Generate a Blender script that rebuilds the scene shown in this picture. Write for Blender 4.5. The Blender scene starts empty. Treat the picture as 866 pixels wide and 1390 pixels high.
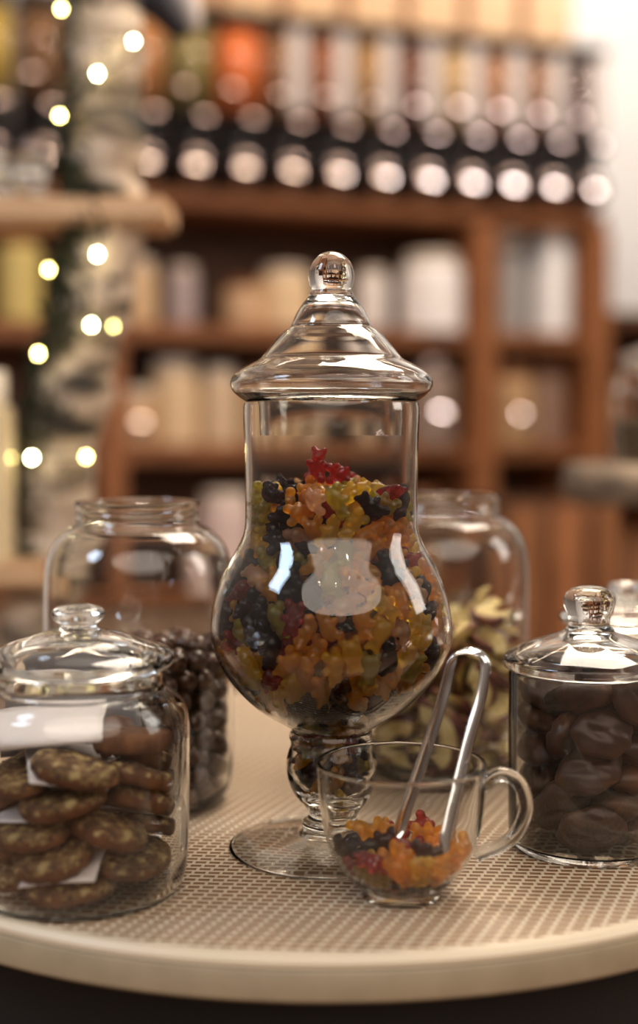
import bpy, bmesh, math, random, base64, struct
from mathutils import Vector, Matrix, Euler, Quaternion
PI = math.pi
rnd = random.Random(11)
SC = bpy.context.scene
COL = SC.collection
BEARS = [120,-691,1389,68,-991,-75,-84, -9,-601,1825,24,-10,223,975, -228,-636,1600,95,-168,-968,159, 179,-662,1577,71,925,-340,152, 284,-633,1505,36,963,101,-249, -125,-617,1744,203,69,938,-272,
305,-580,1670,387,-263,874,-131, -103,-672,1391,269,-474,-815,197, -362,-584,1396,66,-906,-408,85, -87,-530,1914,136,-280,-54,-949, -34,-687,1559,448,-178,-71,873, 146,-567,1813,498,330,801,-20,
-356,-479,1768,49,126,-55,989, 409,-515,1698,168,922,328,120, 339,-446,1882,924,-181,-91,324, 25,-471,2294,82,-864,429,-249, 223,-633,1293,190,-974,-110,55, 79,-641,1686,178,372,403,817,
119,-444,2152,331,387,-858,75, 464,-504,1382,822,-140,194,-517, 241,-398,2253,186,-299,-214,911, -153,-665,1516,125,-638,-715,257, 14,-187,679,221,-180,-33,958, -9,-470,2100,491,-132,92,-856,
19,-676,1312,149,-878,-448,-77, 218,-520,1876,681,344,-289,-578, -344,-333,2059,914,-172,-213,-299, -489,-503,1488,350,-231,130,899, 347,-590,1354,498,52,55,-864, -256,-631,1328,321,-880,-249,244,
505,-464,1593,124,933,338,-9, -330,-587,1578,58,-872,442,-202, -510,-419,1287,783,-166,-167,576, 212,-415,2095,565,255,418,664, 80,-488,1980,380,899,195,-100, -438,-522,1595,113,677,-668,287,
496,-383,1747,436,-447,779,-66, 481,-444,1263,34,257,-113,959, -229,-535,1150,209,254,270,-905, 350,-476,1199,215,-270,-921,182, 76,-412,990,544,254,727,334, 236,-420,1984,686,-337,233,-602,
-564,-278,1724,199,280,-860,-376, -29,-179,481,350,-796,-402,286, -50,-582,1159,261,-848,-453,-86, 126,-344,2337,737,-204,484,-425, -511,-407,1649,272,-734,-563,265, 621,-283,1313,184,-809,-557,36,
438,-193,2063,259,-528,809,-28, 569,-412,1472,447,-66,-54,-891, -645,-221,1544,64,993,-102,13, -156,-569,1213,387,-852,348,-60, -185,-376,2222,216,-565,-366,-708, 109,-113,569,228,280,849,-385,
-466,-362,1829,20,-382,502,776, 384,-332,1970,6,355,-863,360, 144,-102,760,41,-497,-822,277, -105,-427,2108,405,-903,71,-127, -103,-162,564,710,438,91,544, 271,-409,1063,461,522,84,713,
-116,-467,1030,127,-105,-404,900, -283,-538,1694,268,-899,325,115, -370,-290,2326,172,577,-487,632, -272,-317,2180,374,242,875,190, -430,-182,2191,757,180,248,-577, -82,-109,659,286,708,-92,-639,
50,-554,1137,646,413,-173,618, 314,-307,2267,183,-419,-266,848, 138,-505,1084,337,191,-402,830, -359,-277,1030,850,104,-502,121, 438,-175,2269,82,430,839,-324, 419,-509,1527,455,-168,-520,-703,
-219,-372,991,277,-9,-451,848, 69,-601,1596,451,891,-16,57, 351,-218,2334,761,477,332,288, -116,-415,2296,484,-480,374,629, -396,-359,1906,37,243,-780,576, -383,-485,1207,285,-693,537,388,
-36,-307,911,413,-148,-484,758, -462,-171,2000,137,477,-677,544, -148,-50,437,190,-483,731,-443, -250,-478,1825,344,-595,648,329, -185,-369,2057,191,384,846,318, 574,-122,1838,380,-757,-277,-453,
108,-114,446,341,-31,-671,657, -590,-301,1289,92,-476,404,776, -113,-428,1979,729,455,-278,-429, -320,-408,1093,798,460,-238,308, 149,-296,912,115,-456,-495,730, -297,-408,1893,193,-678,687,177,
318,-325,1016,718,-13,475,-509, 650,-229,1512,814,-386,-130,-414, -67,-105,762,552,-689,-2,-470, 111,-512,1472,377,-427,812,-128, 58,-128,805,743,-655,-130,34, -99,-228,877,653,105,-580,475,
-536,-402,1453,216,-686,594,-360, 435,-213,1928,611,132,778,-63, -298,-224,2268,574,-552,-605,-18, -619,-152,1721,326,-599,-730,41, -232,-572,1425,214,-888,-273,301, 576,-162,1184,162,-436,-862,201,
432,-281,1122,545,-434,-716,-35, 178,-25,690,798,-176,158,554, 2,-379,2214,93,-810,421,-398, -701,-56,1491,180,714,-664,128, -572,-303,1396,596,302,740,-72, -102,-523,1287,44,360,884,295,
-150,-432,1882,355,-668,495,-426, 625,-167,1695,56,563,-760,318, 584,-312,1558,152,-897,-359,209, -523,-167,1858,355,-862,264,247, -564,-97,1128,614,-634,188,432, -212,-306,1934,298,-850,8,-434,
-466,-266,1137,658,-731,101,-147, 224,-485,1145,184,113,613,-760, 314,-278,2152,368,178,-649,-641, -68,-215,2342,614,666,410,-103, -240,84,2335,790,349,447,233, 568,-255,1696,164,-693,-701,33,
-278,198,2344,877,15,-477,-46, -454,-105,2330,525,-433,-623,-385, 203,-538,1580,962,-151,198,-115, -130,-48,592,74,652,340,-674, -211,-199,896,220,396,811,370, 353,-221,974,446,-263,377,-768,
-210,-468,1708,853,324,294,-285, 286,-93,2341,54,559,-30,-827, -628,-158,1273,126,304,92,-940, -380,-485,1361,148,490,32,858, 57,-578,1380,583,9,-811,-44, -66,-576,1450,34,870,-57,-488,
-6,-72,395,368,418,-505,659, 155,-485,1754,867,-237,-436,40, 668,-150,1434,32,162,-910,379, 68,-574,1263,20,526,-251,812, 220,-321,2038,177,-524,230,-801, 464,-166,1051,683,286,451,-499,
-385,-169,988,446,-431,775,-123, 264,-524,1319,579,180,171,-777, -518,-23,1932,586,697,209,-356, -14,463,2327,708,-358,272,-545, -376,-206,2049,280,-220,-387,851, 480,-278,1769,54,717,-695,3,
388,-334,1829,140,-136,-876,442, -150,-50,2337,408,-840,-233,273, 158,-312,2254,271,904,86,-320, -444,-305,1667,328,-125,348,869, 80,-157,2349,762,-521,-34,-383, 454,-74,2230,45,40,914,-400,
-119,-25,711,417,-629,-35,-656, 162,-466,1217,88,221,698,-676, -562,-279,1560,46,-72,-995,-53, -641,-35,1718,861,236,31,449, 320,-463,1661,285,66,308,905, -71,-289,2157,698,-614,-64,-363,
133,17,558,703,-519,-123,470, 437,-407,1444,57,-758,-504,409, 247,-264,1743,320,-77,601,-728, -439,-40,2087,64,-613,516,-595, 53,-461,1687,37,2,-859,-511, -238,-225,1999,11,-668,-323,671,
-432,-420,1512,330,343,864,-165, 499,-58,1912,776,-439,6,-452, -275,-485,1240,165,124,-267,941, -214,-535,1568,227,-903,-125,342, 320,-508,1473,958,152,-239,-46, -491,-45,1066,781,-461,-412,-85,
-573,12,1848,354,227,-622,660, -110,-498,1693,252,-818,406,322, -50,-33,499,555,-752,66,351, -6,-260,1666,754,-606,-16,252, 18,-343,1914,642,-724,147,205, -339,-176,2151,709,444,-361,413,
157,111,506,241,-44,850,-466, 181,-274,2153,818,-547,-131,-125, 77,37,459,60,-190,249,948, -150,89,674,259,-243,-799,486, 55,-39,701,266,47,-601,752, 196,-136,954,237,646,642,338,
-105,-405,1764,579,550,-96,-594, 3,-461,1813,189,-178,-965,26, -154,-195,2276,665,-624,116,395, 621,13,1753,77,560,-678,469, 387,-118,2021,224,-501,823,-147, -666,-57,1284,152,-768,614,-100,
474,-30,2032,568,767,-147,261, -249,-18,880,510,-684,319,-412, 74,-420,1421,778,-473,408,61, -71,-559,1577,362,-764,-512,153, -124,-56,822,470,-657,137,-574, 427,-10,2121,603,349,615,-369,
203,-437,1360,358,-272,344,-824, -401,-137,1907,89,412,-486,765, -230,-303,1826,796,-193,-528,-224, 62,-268,1990,230,-109,-820,-512, -497,-255,1248,453,748,12,485, -40,-405,1350,91,54,978,-181,
175,437,2336,370,162,915,9, -281,-52,2031,683,578,429,-128, -166,80,567,257,-179,-729,608, 138,-368,1874,835,-528,-103,117, -336,-443,1540,81,-456,874,-144, -280,-88,2287,525,560,-276,579,
256,-182,1133,826,-187,531,-23, -397,-367,1296,531,-546,26,648, 251,-299,1936,343,-175,574,-722, 525,-250,1345,367,-919,98,-101, 15,-395,1186,462,-324,742,-362, -62,-290,1978,338,-16,581,-740,
-405,-50,2201,296,582,712,259, -208,-128,2108,252,-198,-704,634, 29,-292,987,341,-55,-510,788, 654,-99,1291,656,526,-291,457, -22,-430,1101,481,-746,332,-318, 692,-22,1436,165,682,-676,225,
146,-387,1622,447,-226,-702,-507, -43,-393,1600,635,-660,-339,-214, 630,-86,1608,172,460,32,-870, -422,-5,1985,579,-546,-6,605, 122,-135,1974,313,220,727,-570, -70,-136,2219,481,-677,-356,428,
268,0,884,467,125,584,652, -683,102,1568,690,362,-235,581, 331,-332,1129,507,-808,-241,176, -11,53,566,505,-564,-636,-147, -109,-120,931,797,251,-524,167, -182,-345,1087,321,528,-362,698,
504,-355,1307,443,-67,-225,865, 276,-186,2018,599,-507,-619,27, 355,-118,2190,352,-333,-638,-599, 110,-502,1314,12,521,-234,821, -176,-421,1317,517,-743,210,-369, 425,-296,1550,386,165,-836,354,
248,-369,1679,461,-720,-434,-283, -106,-210,1611,746,-525,406,-64, -335,-190,1618,656,-507,546,-118, 354,-235,1729,723,-588,-362,-12, 62,-312,2101,15,-61,806,-589, -160,250,2340,110,515,-325,-786,
320,-306,1229,787,569,-239,19, -309,-331,1173,539,-169,756,-330, -375,-375,1401,85,-639,468,-604, 27,-433,1535,507,177,-844,9, 96,-377,1726,412,-591,-228,655, -227,-296,1253,719,-637,271,65,
275,-345,1348,597,670,440,-34, 252,-320,1850,68,-166,734,656, 146,287,2352,733,571,110,-354, -529,-144,1677,447,274,676,-518, -116,120,469,102,-573,-489,-650, -167,109,812,835,-372,177,364,
-94,-291,1011,169,-17,446,-879, 165,-323,1160,428,-475,-369,674, 663,48,1601,128,-859,-476,-136, -329,-279,1342,767,212,565,-218, -152,-253,1328,620,-623,450,-161, -194,-413,1441,576,701,-10,-420,
-422,-247,1812,573,-341,-733,138, -152,17,2190,298,776,500,244, 198,163,2339,620,-698,336,127, 66,161,460,465,404,776,-134, 59,-126,907,93,215,-720,-653, 82,-236,1069,128,-8,-509,851,
-80,-483,1397,517,-26,848,-110, -288,-248,1435,277,-424,-479,717, 516,-1,1801,555,274,52,784, 97,-307,1814,430,741,269,441, -394,24,1812,727,230,-593,-257, -45,-338,1830,388,-267,720,-510,
-130,-230,2102,126,-304,-430,-841, -55,72,400,587,191,-734,284, -562,28,1327,423,-431,797,16, -547,-186,1527,84,811,-580,2, 314,-390,1489,940,52,82,-327, -115,-418,1517,258,-784,-306,-474,
162,-212,2081,479,646,237,546, 152,-300,1033,438,-772,-262,-378, 558,286,1747,201,-713,-626,-246, -319,-194,1095,60,17,561,-825, -431,-101,1182,206,490,730,430, 406,-340,1304,723,614,102,-301,
-149,-417,1209,127,278,444,-842, 566,90,1634,48,-571,-820,-8, -484,-96,1415,402,654,631,-109, 392,-283,1455,89,222,481,844, 443,-375,1624,11,804,363,472, 253,-239,1440,833,504,201,-104,
62,-321,1527,677,472,533,188, 247,-184,1561,450,-442,-421,652, -418,-68,1659,316,823,184,434, 136,-219,1655,343,-19,657,-671, -321,-365,1731,150,729,288,602, -383,-150,1713,326,-726,246,-553,
403,-124,1771,547,-516,-656,-66, -289,-191,1786,185,-516,576,-606, 451,65,2221,520,828,10,208, -285,15,2120,18,-164,448,-879, 248,-96,2227,443,846,249,-161, -408,112,2255,731,-488,458,-132,
335,13,2291,193,834,421,300, 109,59,778,472,-853,-102,-199, 182,-16,948,824,-214,516,-98, -194,-73,954,684,338,-623,174, -653,172,1335,53,-759,-612,-216, 509,-11,1068,313,-487,-111,-808,
-570,268,1714,70,-49,973,214, 73,33,992,54,692,662,282, 533,183,1856,920,-307,-137,202, -547,53,1700,75,68,-984,-147, 136,-36,1069,490,776,-135,-372, -435,36,1017,175,412,-360,-818,
-642,56,1251,100,-367,890,-249, -316,-68,1015,2,634,165,756, 540,-194,1447,914,311,-198,-168, -520,232,1860,270,-224,851,391, -218,-149,1041,742,-392,461,289, -120,-248,1107,595,534,-256,543,
168,-120,1126,70,-799,-326,-500, -596,-26,1542,66,683,-720,-103, -381,-150,1281,494,-661,186,-533, -321,-352,1504,236,473,-172,-832, 279,-82,1396,417,-733,226,-488, 219,-323,1572,776,594,207,42,
-73,-82,1566,696,-393,580,-159, -395,-130,1550,363,-670,439,-476, 26,-203,1578,662,615,-27,428, -273,-296,1589,554,-783,209,-191, 253,-163,1657,411,72,694,-586, 290,-139,1818,155,310,-866,-359,
-275,-156,1909,524,-401,87,746, 204,-97,1922,866,-480,52,133, -96,-168,1909,72,-582,73,-807, 236,-102,2084,422,-259,479,-725, 148,-122,2283,857,-472,88,187, -221,-196,2195,611,-658,181,400,
28,-51,2319,592,-601,156,-514, -6,196,612,453,-400,781,-157, 141,125,656,415,79,-672,-608, 12,113,700,20,628,564,-535, -60,107,810,400,-580,402,585, -8,228,871,14,214,-333,-918,
318,615,1434,154,-188,946,-215, -467,485,1331,38,909,387,151, 232,100,872,492,-533,103,-680, -114,654,1631,725,132,33,675, 229,327,974,370,880,-275,-109, -532,368,1248,515,-244,-277,774,
416,541,1565,190,-928,303,107, -200,624,1676,228,-963,-146,4, 77,147,872,652,-466,594,76, -643,104,1695,434,196,-289,830, -139,278,907,656,-644,59,-391, -69,26,903,477,-739,-205,428,
425,382,1136,60,727,629,-270, -539,393,1635,30,781,426,-456, 520,459,1546,880,222,198,-370, 67,685,1504,433,-568,-683,149, 684,126,1449,387,760,511,-103, 286,597,1306,735,-440,56,512,
-416,502,1704,312,-318,850,281, 483,381,1788,217,344,900,158, -266,636,1469,2,-492,865,-97, 647,220,1574,179,-102,-860,-468, 112,667,1313,425,-515,-684,295, -63,189,947,913,-314,-179,-190,
504,316,1170,211,2,-972,104, -302,574,1671,308,-894,314,88, -300,107,903,621,-266,-460,576, 182,212,961,879,-418,-205,-108, -173,97,1002,87,-693,-677,-233, -274,77,1011,412,692,549,-224,
616,202,1692,456,-717,448,278, -347,450,1862,205,182,276,-921, -36,-115,1024,521,489,-414,-564, 56,323,910,755,-447,-444,180, -625,276,1563,288,-794,-500,-189, -343,594,1368,289,215,887,288,
367,166,988,610,-270,546,507, 418,526,1307,956,-247,74,137, -383,198,993,705,-688,3,-172, 483,96,1063,878,-73,461,103, 38,192,980,129,27,-635,761, -471,271,1106,313,707,-573,271,
206,658,1518,121,-978,149,75, -149,636,1251,23,-113,965,-237, -625,284,1369,109,-141,980,-88, 224,596,1729,130,-465,-849,-216, -472,378,1782,907,-298,252,-159, 320,567,1685,282,-902,208,251,
-266,268,968,308,-17,722,620, 118,579,1152,888,-332,-318,10, -370,437,1144,273,910,309,50, -93,-32,1068,292,-789,-254,477, 362,-40,950,378,-25,666,643, 579,358,1541,286,-909,-290,-85,
619,299,1395,606,18,-118,-787, 225,593,1213,320,93,892,-306, 322,460,1117,915,-326,-2,-236, 61,58,1152,559,-415,716,-48, -183,573,1546,224,-974,-17,-28, -35,636,1221,968,-243,-43,40,
-533,55,1500,1,348,-173,-921, 459,319,1701,294,-900,296,-127, -335,552,1267,893,133,-372,214, 537,226,1574,154,-716,681,-17, -115,685,1438,843,-278,259,-380, -491,487,1557,792,-73,491,355,
220,536,1624,101,-169,961,193, -168,536,1118,817,-222,-447,290, -63,111,1018,880,-475,25,-11, -553,149,1721,304,-949,-76,31, 564,-73,1146,14,796,406,-448, -345,270,1101,398,-36,-635,-661,
306,257,998,718,-119,466,502, -554,224,1161,26,445,-816,367, 168,99,1007,293,-493,519,-634, 44,656,1391,835,-58,542,-75, 299,-148,1050,788,-344,306,-410, 437,458,1721,953,-80,-155,249,
-388,558,1508,108,-794,-441,404, -25,-258,1098,650,460,-278,537, 441,477,1408,224,290,-271,-890, 78,623,1746,14,168,-146,975, -122,-22,1222,179,478,-559,-654, 193,446,1080,888,-64,181,-418,
397,250,1105,336,-25,841,-422, -12,494,1046,418,-166,-817,362, 604,-39,1377,212,-524,-499,-657, -403,91,1107,260,-33,-728,-634, -619,-133,1495,415,28,-52,-908, -202,535,1854,276,-879,-236,310,
-522,-6,1199,643,-94,-374,662, 454,-190,1188,413,-33,-906,-88, 72,368,1009,578,-640,-436,256, -588,197,1439,125,-627,768,-11, 646,142,1280,148,-885,-423,125, -546,352,1467,421,-671,-610,-20,
94,569,1293,856,76,508,-47, -574,106,1170,78,353,-280,-889, 323,19,1040,808,-579,-50,-95, -143,332,1004,330,427,549,-639, 615,57,1223,182,-965,37,185, 293,368,1152,845,-316,285,-325,
-258,413,1043,338,76,-801,489, 548,383,1364,736,180,24,-652, -52,358,1058,280,719,636,-18, 319,522,1506,28,739,659,-134, -464,386,1322,130,-941,50,-308, 458,353,1507,345,408,-348,770,
-264,526,1342,684,307,-601,277, 497,55,1177,624,-623,-472,28, 31,183,1084,582,-582,542,172, -490,288,1325,953,42,-268,134, 255,152,1079,236,374,540,-716, -118,550,1285,304,66,-909,278,
52,453,1154,476,218,-852,16, -126,64,1138,663,260,-655,-252, 544,219,1196,843,-240,211,-432, -301,459,1245,873,178,-402,212, 146,230,1093,627,-553,508,208, -327,140,1163,505,579,608,201,
-59,559,1610,20,-970,-216,114, 371,163,1155,332,930,-28,154, 248,471,1247,305,697,134,635, -450,360,1598,228,-868,-434,-74, 441,360,1345,489,143,-209,-835, -71,477,1189,238,838,-24,-491,
-619,74,1421,285,-882,-13,-374, 568,200,1376,276,-382,-882,-17, 70,363,1115,756,-336,549,-119, -226,247,1074,630,-363,-521,-447, -235,-21,1123,744,359,523,209, 348,419,1327,177,36,928,-326,
-24,594,1826,776,304,198,516, -303,8,1207,140,-229,-639,721, -231,-196,1158,111,-206,-524,819, 158,-3,1170,498,-676,436,-324, 222,535,1385,166,719,-548,394, -446,280,1443,535,701,131,-453,
-349,-176,1182,570,-779,118,-232, 235,267,1194,308,195,-839,404, -127,213,1115,263,-444,-655,-552, -553,-145,1350,132,-364,-766,-512, 424,-49,1154,594,-793,28,134, -22,661,1563,207,263,-916,223,
-10,-129,1162,655,305,-590,360, 491,151,1252,623,-699,-296,189, -219,404,1323,220,792,379,-425, -235,-120,1235,238,496,427,-717, 314,-4,1129,755,-647,-48,-94, 319,475,1817,293,-307,-905,17,
-338,287,1193,132,-264,717,-631, -117,-203,1216,671,-565,-276,-394, -92,396,1256,133,174,-429,-876, 488,-20,1275,713,-393,252,-524, 36,417,1264,126,232,734,-626, -396,428,1427,154,944,-50,288,
220,-266,1245,609,-721,328,-43, 215,110,1190,320,-784,122,-518, -46,209,1159,635,578,276,-432, -410,15,1239,662,-710,124,-206, 411,84,1262,813,-56,203,-542, 140,314,1188,704,-587,82,-391,
-513,173,1250,523,-402,750,-58, 431,-161,1293,63,863,20,-501, 341,298,1310,951,-307,-42,-12, -470,115,1348,5,-959,234,-159, 136,566,1673,333,-832,-375,-237, -200,176,1234,179,163,-686,-686,
28,-250,1194,531,-107,-529,653, 471,277,1379,178,-26,-973,146, -38,54,1285,102,606,-725,-310, 280,-93,1216,685,-351,454,-449, -4,516,1380,423,292,-748,419, -320,284,1301,412,437,715,-357,
-15,-138,1280,571,791,37,-215, 394,-216,1370,610,-451,190,-624, 246,22,1242,600,-198,-561,535, -242,507,1459,706,-263,483,-446, -223,-165,1338,279,641,542,467, 76,-319,1271,556,-760,298,-157,
270,-128,1301,677,-431,453,-388, 326,424,1500,908,-86,385,140, -382,181,1313,468,247,830,-177, 353,164,1312,733,112,605,290, -242,373,1175,235,810,-275,-461, 558,66,1423,54,908,-357,-214,
203,227,1286,829,-486,-128,-247, -330,431,1692,115,914,-108,-374, 564,-137,1528,154,-725,-629,-235, 471,157,1446,46,804,-580,124, -54,461,1672,267,349,-886,146, -480,-262,1457,900,318,-40,295,
297,-15,1312,593,-259,-592,481, 26,195,1231,644,-557,-418,-318, -235,255,1345,856,-495,-131,72, 133,-155,1266,405,680,609,-49, 105,66,1298,658,-610,-302,-322, -172,306,1248,39,642,-749,160,
-94,-34,1339,166,-464,-777,392, 499,104,1947,887,-213,-56,405, -76,211,1252,685,-723,-76,-47, 137,-172,1825,557,-316,-716,-278, -35,-127,1425,504,-266,-137,-810, 202,406,1304,323,784,59,526,
-293,472,1594,12,-412,-110,-905, -283,37,1310,156,64,743,648, -11,-261,1326,419,799,-26,-430, 81,-78,1393,463,718,197,481, 117,544,1445,233,770,-580,131, -318,344,1446,98,-107,-774,617,
-60,25,1836,205,-750,338,-530, -148,404,1441,869,-377,267,-177, 261,434,1969,332,-794,176,478, -417,14,1341,266,213,749,569, 327,115,1417,276,-595,-237,717, -16,34,1458,323,-810,424,244,
-174,-79,1392,480,-502,-713,-98, 197,-415,1494,348,-501,631,480, 460,17,1402,926,-361,-7,-110, 43,155,1374,424,-503,-746,-105, -179,86,1360,143,203,-460,-852, -53,-294,1412,276,-559,385,-681,
309,224,1372,517,-540,432,-505, -102,502,1427,419,901,-97,-47, -489,210,1541,24,-98,914,-394, 114,-269,1351,286,-87,-596,745, 550,-4,1578,870,82,28,-485, 299,435,1633,141,807,-283,-498,
-317,46,1414,43,-784,180,-592, 445,-103,1427,215,-641,-611,412, 117,287,1294,398,605,479,-496, -86,192,1360,124,41,741,-659, -385,-53,1421,334,117,-438,-826, -4,-54,1670,388,120,-632,-659,
190,103,1370,188,131,-643,-730, -37,320,1321,197,-479,590,-620, -354,170,1421,221,-584,651,-431, 161,474,1544,821,-300,-217,434, -166,284,1481,586,24,-800,-123, -471,128,1594,22,-565,762,-316,
33,564,1566,69,-721,-633,273, -139,-5,1454,296,-292,533,-737, 48,-146,1467,734,-283,382,485, 385,264,1473,439,458,540,-554, -134,155,1451,747,-320,-564,-147, -401,-168,1459,236,524,-198,-794,
291,18,1445,632,288,-688,-209, 84,258,1402,414,-447,704,-365, -465,4,1571,943,-273,167,96, 131,4,1466,621,605,-305,395, -10,367,1404,451,-730,464,-221, -351,-233,1523,481,-680,311,-457,
264,34,1542,301,-746,-312,-505, 197,387,1404,33,5,-712,701, -373,338,1549,502,119,-771,374, 345,-133,1474,103,243,793,-549, 287,241,1487,521,568,-377,514, -13,126,1528,806,334,228,-432,
-253,-83,1488,288,440,-51,849, 93,409,1455,282,73,717,-633, -266,152,1482,697,-677,-234,14, 333,-296,1573,275,-779,-552,-113, 194,177,1479,138,-129,463,-866, -169,449,1554,808,-462,308,-198,
-150,9,1551,173,-758,-135,615, 393,54,1524,669,-685,154,244, 11,412,1542,254,444,-744,430, -372,230,1586,913,-374,-36,162, -120,-213,1496,434,-638,-116,626, 132,-219,1472,573,704,-398,131,
391,240,1577,11,507,583,-634, -104,101,1599,483,50,266,-833, 175,-89,1551,452,-350,792,-213, 85,193,1524,674,-726,-127,58, -457,215,1748,262,-722,617,173, -195,-346,1550,755,580,-285,-110,
108,35,1564,634,-475,604,-94, -239,250,1555,130,-322,685,-641, 438,-132,1578,470,814,27,-340, 204,273,1543,379,371,465,-709, -359,59,1562,890,-410,-65,189, 461,95,1602,573,-711,-371,-171,
-51,307,1555,285,-510,510,632, 374,86,1660,698,258,311,592, 106,395,1599,886,-251,-261,-291, -145,257,1642,605,37,-676,-420, 295,292,1608,630,620,-437,166, -178,380,1631,727,-193,-658,-24,
-247,72,1614,129,432,-361,817, 466,-77,1714,224,-886,150,378, 28,337,1628,295,-260,753,-527, -342,336,1696,380,-486,721,-315, 435,-202,1661,46,-765,-256,590, 26,178,1622,643,-522,510,-233,
-140,517,1740,360,-160,-293,-871, -308,-17,1631,287,882,-314,203, 222,117,1622,281,389,773,414, 133,412,1742,49,-399,-501,-766, -37,-90,1798,65,827,342,442, 198,327,1640,133,-261,-688,664,
20,108,1725,26,205,-595,-777, 31,270,1710,298,608,482,556, -393,131,1706,54,147,802,577, -301,-244,1694,678,-359,-361,531, 409,198,1672,562,-356,-644,379, -238,187,1659,605,-20,-693,-392,
-223,-87,1657,205,-620,743,148, 337,-78,1639,836,406,295,220, 336,341,1728,13,68,635,770, -111,-98,1690,654,-705,-256,-98, 174,189,1686,557,-559,436,-433, -248,391,1797,438,786,182,-397,
298,8,1685,626,-331,469,-527, 215,346,1752,212,-5,704,678, -92,114,1748,711,652,245,101, -155,-313,1702,806,-471,152,326, 431,217,1806,905,-377,-166,-103, -109,374,1751,563,455,538,432,
-213,3,1748,690,386,-608,67, 63,-216,1745,605,692,392,-31, 43,449,1802,216,-128,-591,766, -234,249,1752,476,346,703,399, -102,-202,1810,144,577,-515,-617, -74,293,1807,860,-471,-18,-196,
402,63,1796,189,-869,-232,395, 168,529,1872,250,474,-461,-707, -385,-9,2314,121,-10,766,-632, 130,-58,1726,805,370,414,-211, 124,162,1792,672,711,-118,-171, -84,466,1846,310,-34,-802,510,
-393,-66,1773,285,191,886,312, 31,264,1813,553,-494,597,308, -244,98,1762,252,-503,117,-819, 390,144,1865,196,-741,-534,356, -440,289,1920,376,-610,-675,-177, 417,308,1928,156,-256,465,-833,
207,105,1753,574,433,-693,-53, -119,170,1846,519,-39,-836,-176, 42,-119,1878,249,271,652,-662, 245,1,1772,547,-473,-569,392, 161,366,1828,49,188,745,-638, -372,288,1823,291,492,-676,466,
-264,399,1901,189,-61,-777,597, -259,-60,1851,823,-153,-492,239, -12,480,2024,638,-413,-478,440, -414,140,1888,674,-605,406,124, -83,-60,1935,526,-419,-635,381, 134,-44,1834,484,718,25,500,
72,115,1871,666,-623,263,-314, -347,316,1971,227,561,-669,432, 307,-33,1884,362,456,-507,-636, 98,468,1952,639,250,339,644, -245,160,1860,619,10,579,-530, 322,342,1837,502,618,602,-62,
-181,335,1878,414,-4,514,752, 58,94,2161,585,214,-754,209, -314,86,1908,608,-441,372,545, 247,80,1868,527,538,379,538, -247,386,2001,249,422,-749,447, 135,58,1933,730,-512,440,104,
-206,17,1908,94,-974,201,35, 299,-88,1974,426,750,-399,313, 380,288,2061,281,-804,427,304, -63,439,1945,804,-144,-573,-69, 366,47,1946,676,-617,-84,394, 275,229,1792,298,-393,780,-385,
-41,59,1968,657,-156,-738,-1, 296,202,1902,218,-274,-541,764, -68,224,1915,38,-488,448,-748, 110,322,1908,762,-502,388,129, -213,172,1968,367,453,-428,691, -80,-78,2049,413,-448,-424,-670,
223,281,1941,190,580,560,-560, -160,334,2022,763,112,-466,434, 350,201,2008,335,320,-729,-503, 187,395,2041,819,-360,258,-366, -370,297,2114,199,-38,-972,119, 81,182,1973,745,-456,483,59,
-49,114,2053,401,274,300,-821, -174,-30,2050,447,894,-6,-16, 278,66,2034,606,-502,88,-611, 38,466,2130,28,-796,4,-605, -410,120,2003,249,-399,602,-645, 144,46,2074,93,-514,23,-853,
-106,247,2042,583,-200,644,453, 33,32,2243,176,-232,-818,496, 166,399,2144,15,-256,-830,496, 65,-24,2105,906,-331,154,-217, 3,300,1965,34,-588,797,131, 101,213,2079,50,92,776,622,
-294,172,2019,382,180,705,-570, -21,-219,2051,268,60,-568,776, 201,217,2027,781,-517,175,303, -88,125,2181,84,399,-800,-440, 10,372,2097,165,234,-956,-65, 292,341,2097,4,200,910,-363,
-136,452,2134,919,-54,311,237, 261,177,2101,442,-172,-582,661, 22,241,2148,508,123,683,511, -383,200,2169,842,95,-308,-432, -2,-105,2149,86,501,-455,-731, -272,367,2127,200,395,-860,255,
-67,381,2176,672,4,385,633, -426,108,2137,322,-249,-816,-410, 439,163,2127,949,-308,-38,-55, -156,153,2233,435,-779,-422,160, 177,247,2150,342,-240,-579,700, 340,214,2185,86,335,680,-647,
-150,271,2162,377,-226,541,-717, 210,64,2268,645,-28,738,195, 283,339,2273,6,-854,302,424, -222,170,2099,445,-543,350,620, 147,205,2264,327,-690,-357,-538, -16,215,2257,280,-194,-819,-460,
297,7,2139,439,783,440,-36, 101,426,2242,376,18,784,-493, -397,232,2299,307,-200,-595,715, 130,-64,2198,801,-253,-256,478, 244,186,2237,526,747,-406,32, -253,261,2248,611,656,-388,-216,
-303,78,2199,206,-184,-393,877, -143,378,2243,114,-251,628,-728, 34,331,2273,723,-21,-655,-219, 377,170,2287,578,-726,296,-226, -288,362,2295,310,778,-511,-196, 45,-228,2229,604,-615,482,160,
-86,21,2272,204,306,-857,361]
NB = 250
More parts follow.
